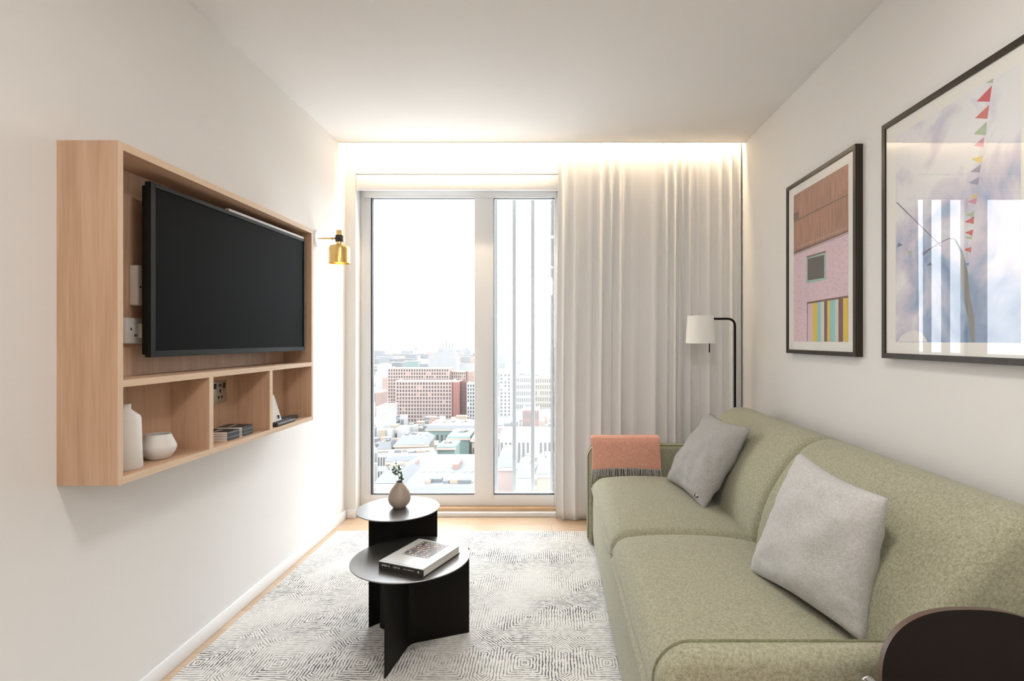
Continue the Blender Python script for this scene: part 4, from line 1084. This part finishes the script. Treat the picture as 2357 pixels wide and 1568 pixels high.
block('apartment_building', 1203, 1240, 945, 300, 16, brick(), 'low red brick building behind the middle bars', 8, 4)
block('warehouse', 1150, 1290, 1000, 240, 20, white(), 'long pale flat warehouse seen behind all upright bars', 14, 1, parapet=False)
# hazy blocks farther off
spots = [(864, 880, 858, 520), (880, 893, 870, 500), (864, 878, 905, 430), (866, 889, 940, 340), (864, 882, 965, 300), (868, 890, 840, 800), (898, 925, 835, 900), (930, 962, 832, 1000), (966, 984, 838, 850), (1052, 1090, 838, 820), (1062, 1093, 822, 1300), (905, 985, 815, 1700), (866, 900, 822, 1400)]
descr = ['pale distant block at far left edge of glass', 'narrow pale block left of tall brick building', 'small pink block at left edge of glass', 'low white block left of brick wing', 'low pale shed below brick wing at left', 'hazy white block at upper left skyline',
         'hazy grey block above the brick buildings, left part', 'teal tinted hazy block above brick buildings', 'small hazy block left of white tower', 'hazy flat block right of white tower', 'faint grey block on skyline right of white tower', 'long faint grey block on the skyline', 'faint pale block on the left skyline']
mts_ = [white(), pinkb(), pinkb(), white(), white(), white(), slate(), teal(), lead(), white(), lead(), slate(), lead()]
for (a, b, yt, dd), ds, mm in zip(spots, descr, mts_):
    block('distant_building', a, b, yt, dd, 25, mm, ds, group='hazy buildings behind the brick blocks')
bm = bmesh.new()
for i in range(420):
    d = random.uniform(900, 3600); x = random.uniform(-.50, .12)*d; wdt = random.uniform(8, 40); h = random.uniform(6, 26)
    if free(x, x+wdt, d, d+20): box(bm, (x, d, GZ), (x+wdt, d+20, GZ+h), mi=random.randrange(4))
for i in range(160):
    d = random.uniform(420, 900); x = random.uniform(-.42, .06)*d; wdt = random.uniform(8, 26); h = random.uniform(5, 13)
    if free(x, x+wdt, d, d+14): box(bm, (x, d, GZ), (x+wdt, d+14, GZ+h), mi=random.randrange(4))
tag(obj('distant_rooftops', bm, [lead(), white(), slate(), pinkb()]), 'countless faint rooftops fading into the haze at the horizon', 'rooftops', kind='stuff')
bm = bmesh.new()
for i in range(900):
    d = random.uniform(96, 340); x = random.uniform(-.36, .03)*d; wdt = random.uniform(1.5, 7); h = random.uniform(4, 15)
    if free(x, x+wdt, d, d+8): box(bm, (x, d, GZ), (x+wdt, d+random.uniform(2, 8), GZ+h), mi=random.randrange(5))
tag(obj('street_rooftops', bm, [white(), lead(), cream(), slate(), pinkb()]), 'jumble of low pale rooftops between the streets below', 'rooftops', kind='stuff')
# haze over the city
hz = bpy.data.materials.new('city_haze'); hz.use_nodes = True; nt = hz.node_tree; nt.nodes.clear()
o_ = nt.nodes.new('ShaderNodeOutputMaterial'); vs = nt.nodes.new('ShaderNodeVolumeScatter'); vs.inputs['Color'].default_value = (.99, .995, 1, 1); vs.inputs['Density'].default_value = .00006; vs.inputs['Anisotropy'].default_value = 0
nt.links.new(vs.outputs[0], o_.inputs['Volume'])
bm = bmesh.new(); box(bm, (-2200, 60, GZ-2), (2200, 4300, 160))
tag(obj('city_haze', bm, hz), 'thin white haze hanging over the city outside', 'haze', kind='stuff')

# ------------------------------------------------------------------ light and camera
wd = bpy.data.worlds.new('overcast'); bpy.context.scene.world = wd; wd.use_nodes = True
bg = wd.node_tree.nodes['Background']; bg.inputs[0].default_value = (.91, .96, 1, 1); bg.inputs[1].default_value = 4.8
l = bpy.data.lights.new('window_portal', 'AREA'); l.shape = 'RECTANGLE'; l.size = 1.36; l.size_y = 2.12
try: l.cycles.is_portal = True
except Exception: pass
o = bpy.data.objects.new('window_portal', l); C.objects.link(o); o.location = (-.63, YE+.19, 1.15); o.rotation_euler = (-PI/2, 0, 0)

cam = bpy.data.cameras.new('camera'); co = bpy.data.objects.new('camera', cam); C.objects.link(co)
cam.sensor_fit = 'HORIZONTAL'; cam.sensor_width = 36; cam.lens = 36*F/2357
cam.shift_x = (1178.5-CX)/2357; cam.shift_y = (CY-784)/2357
cam.clip_start = .02; cam.clip_end = 6000
co.location = (0, 0, EH); co.rotation_euler = (PI/2, 0, 0)
S = bpy.context.scene; S.camera = co
S.view_settings.view_transform = 'Standard'; S.view_settings.look = 'None'; S.view_settings.gamma = 1
S.view_settings.exposure = 0.80; S.view_settings.use_curve_mapping = False
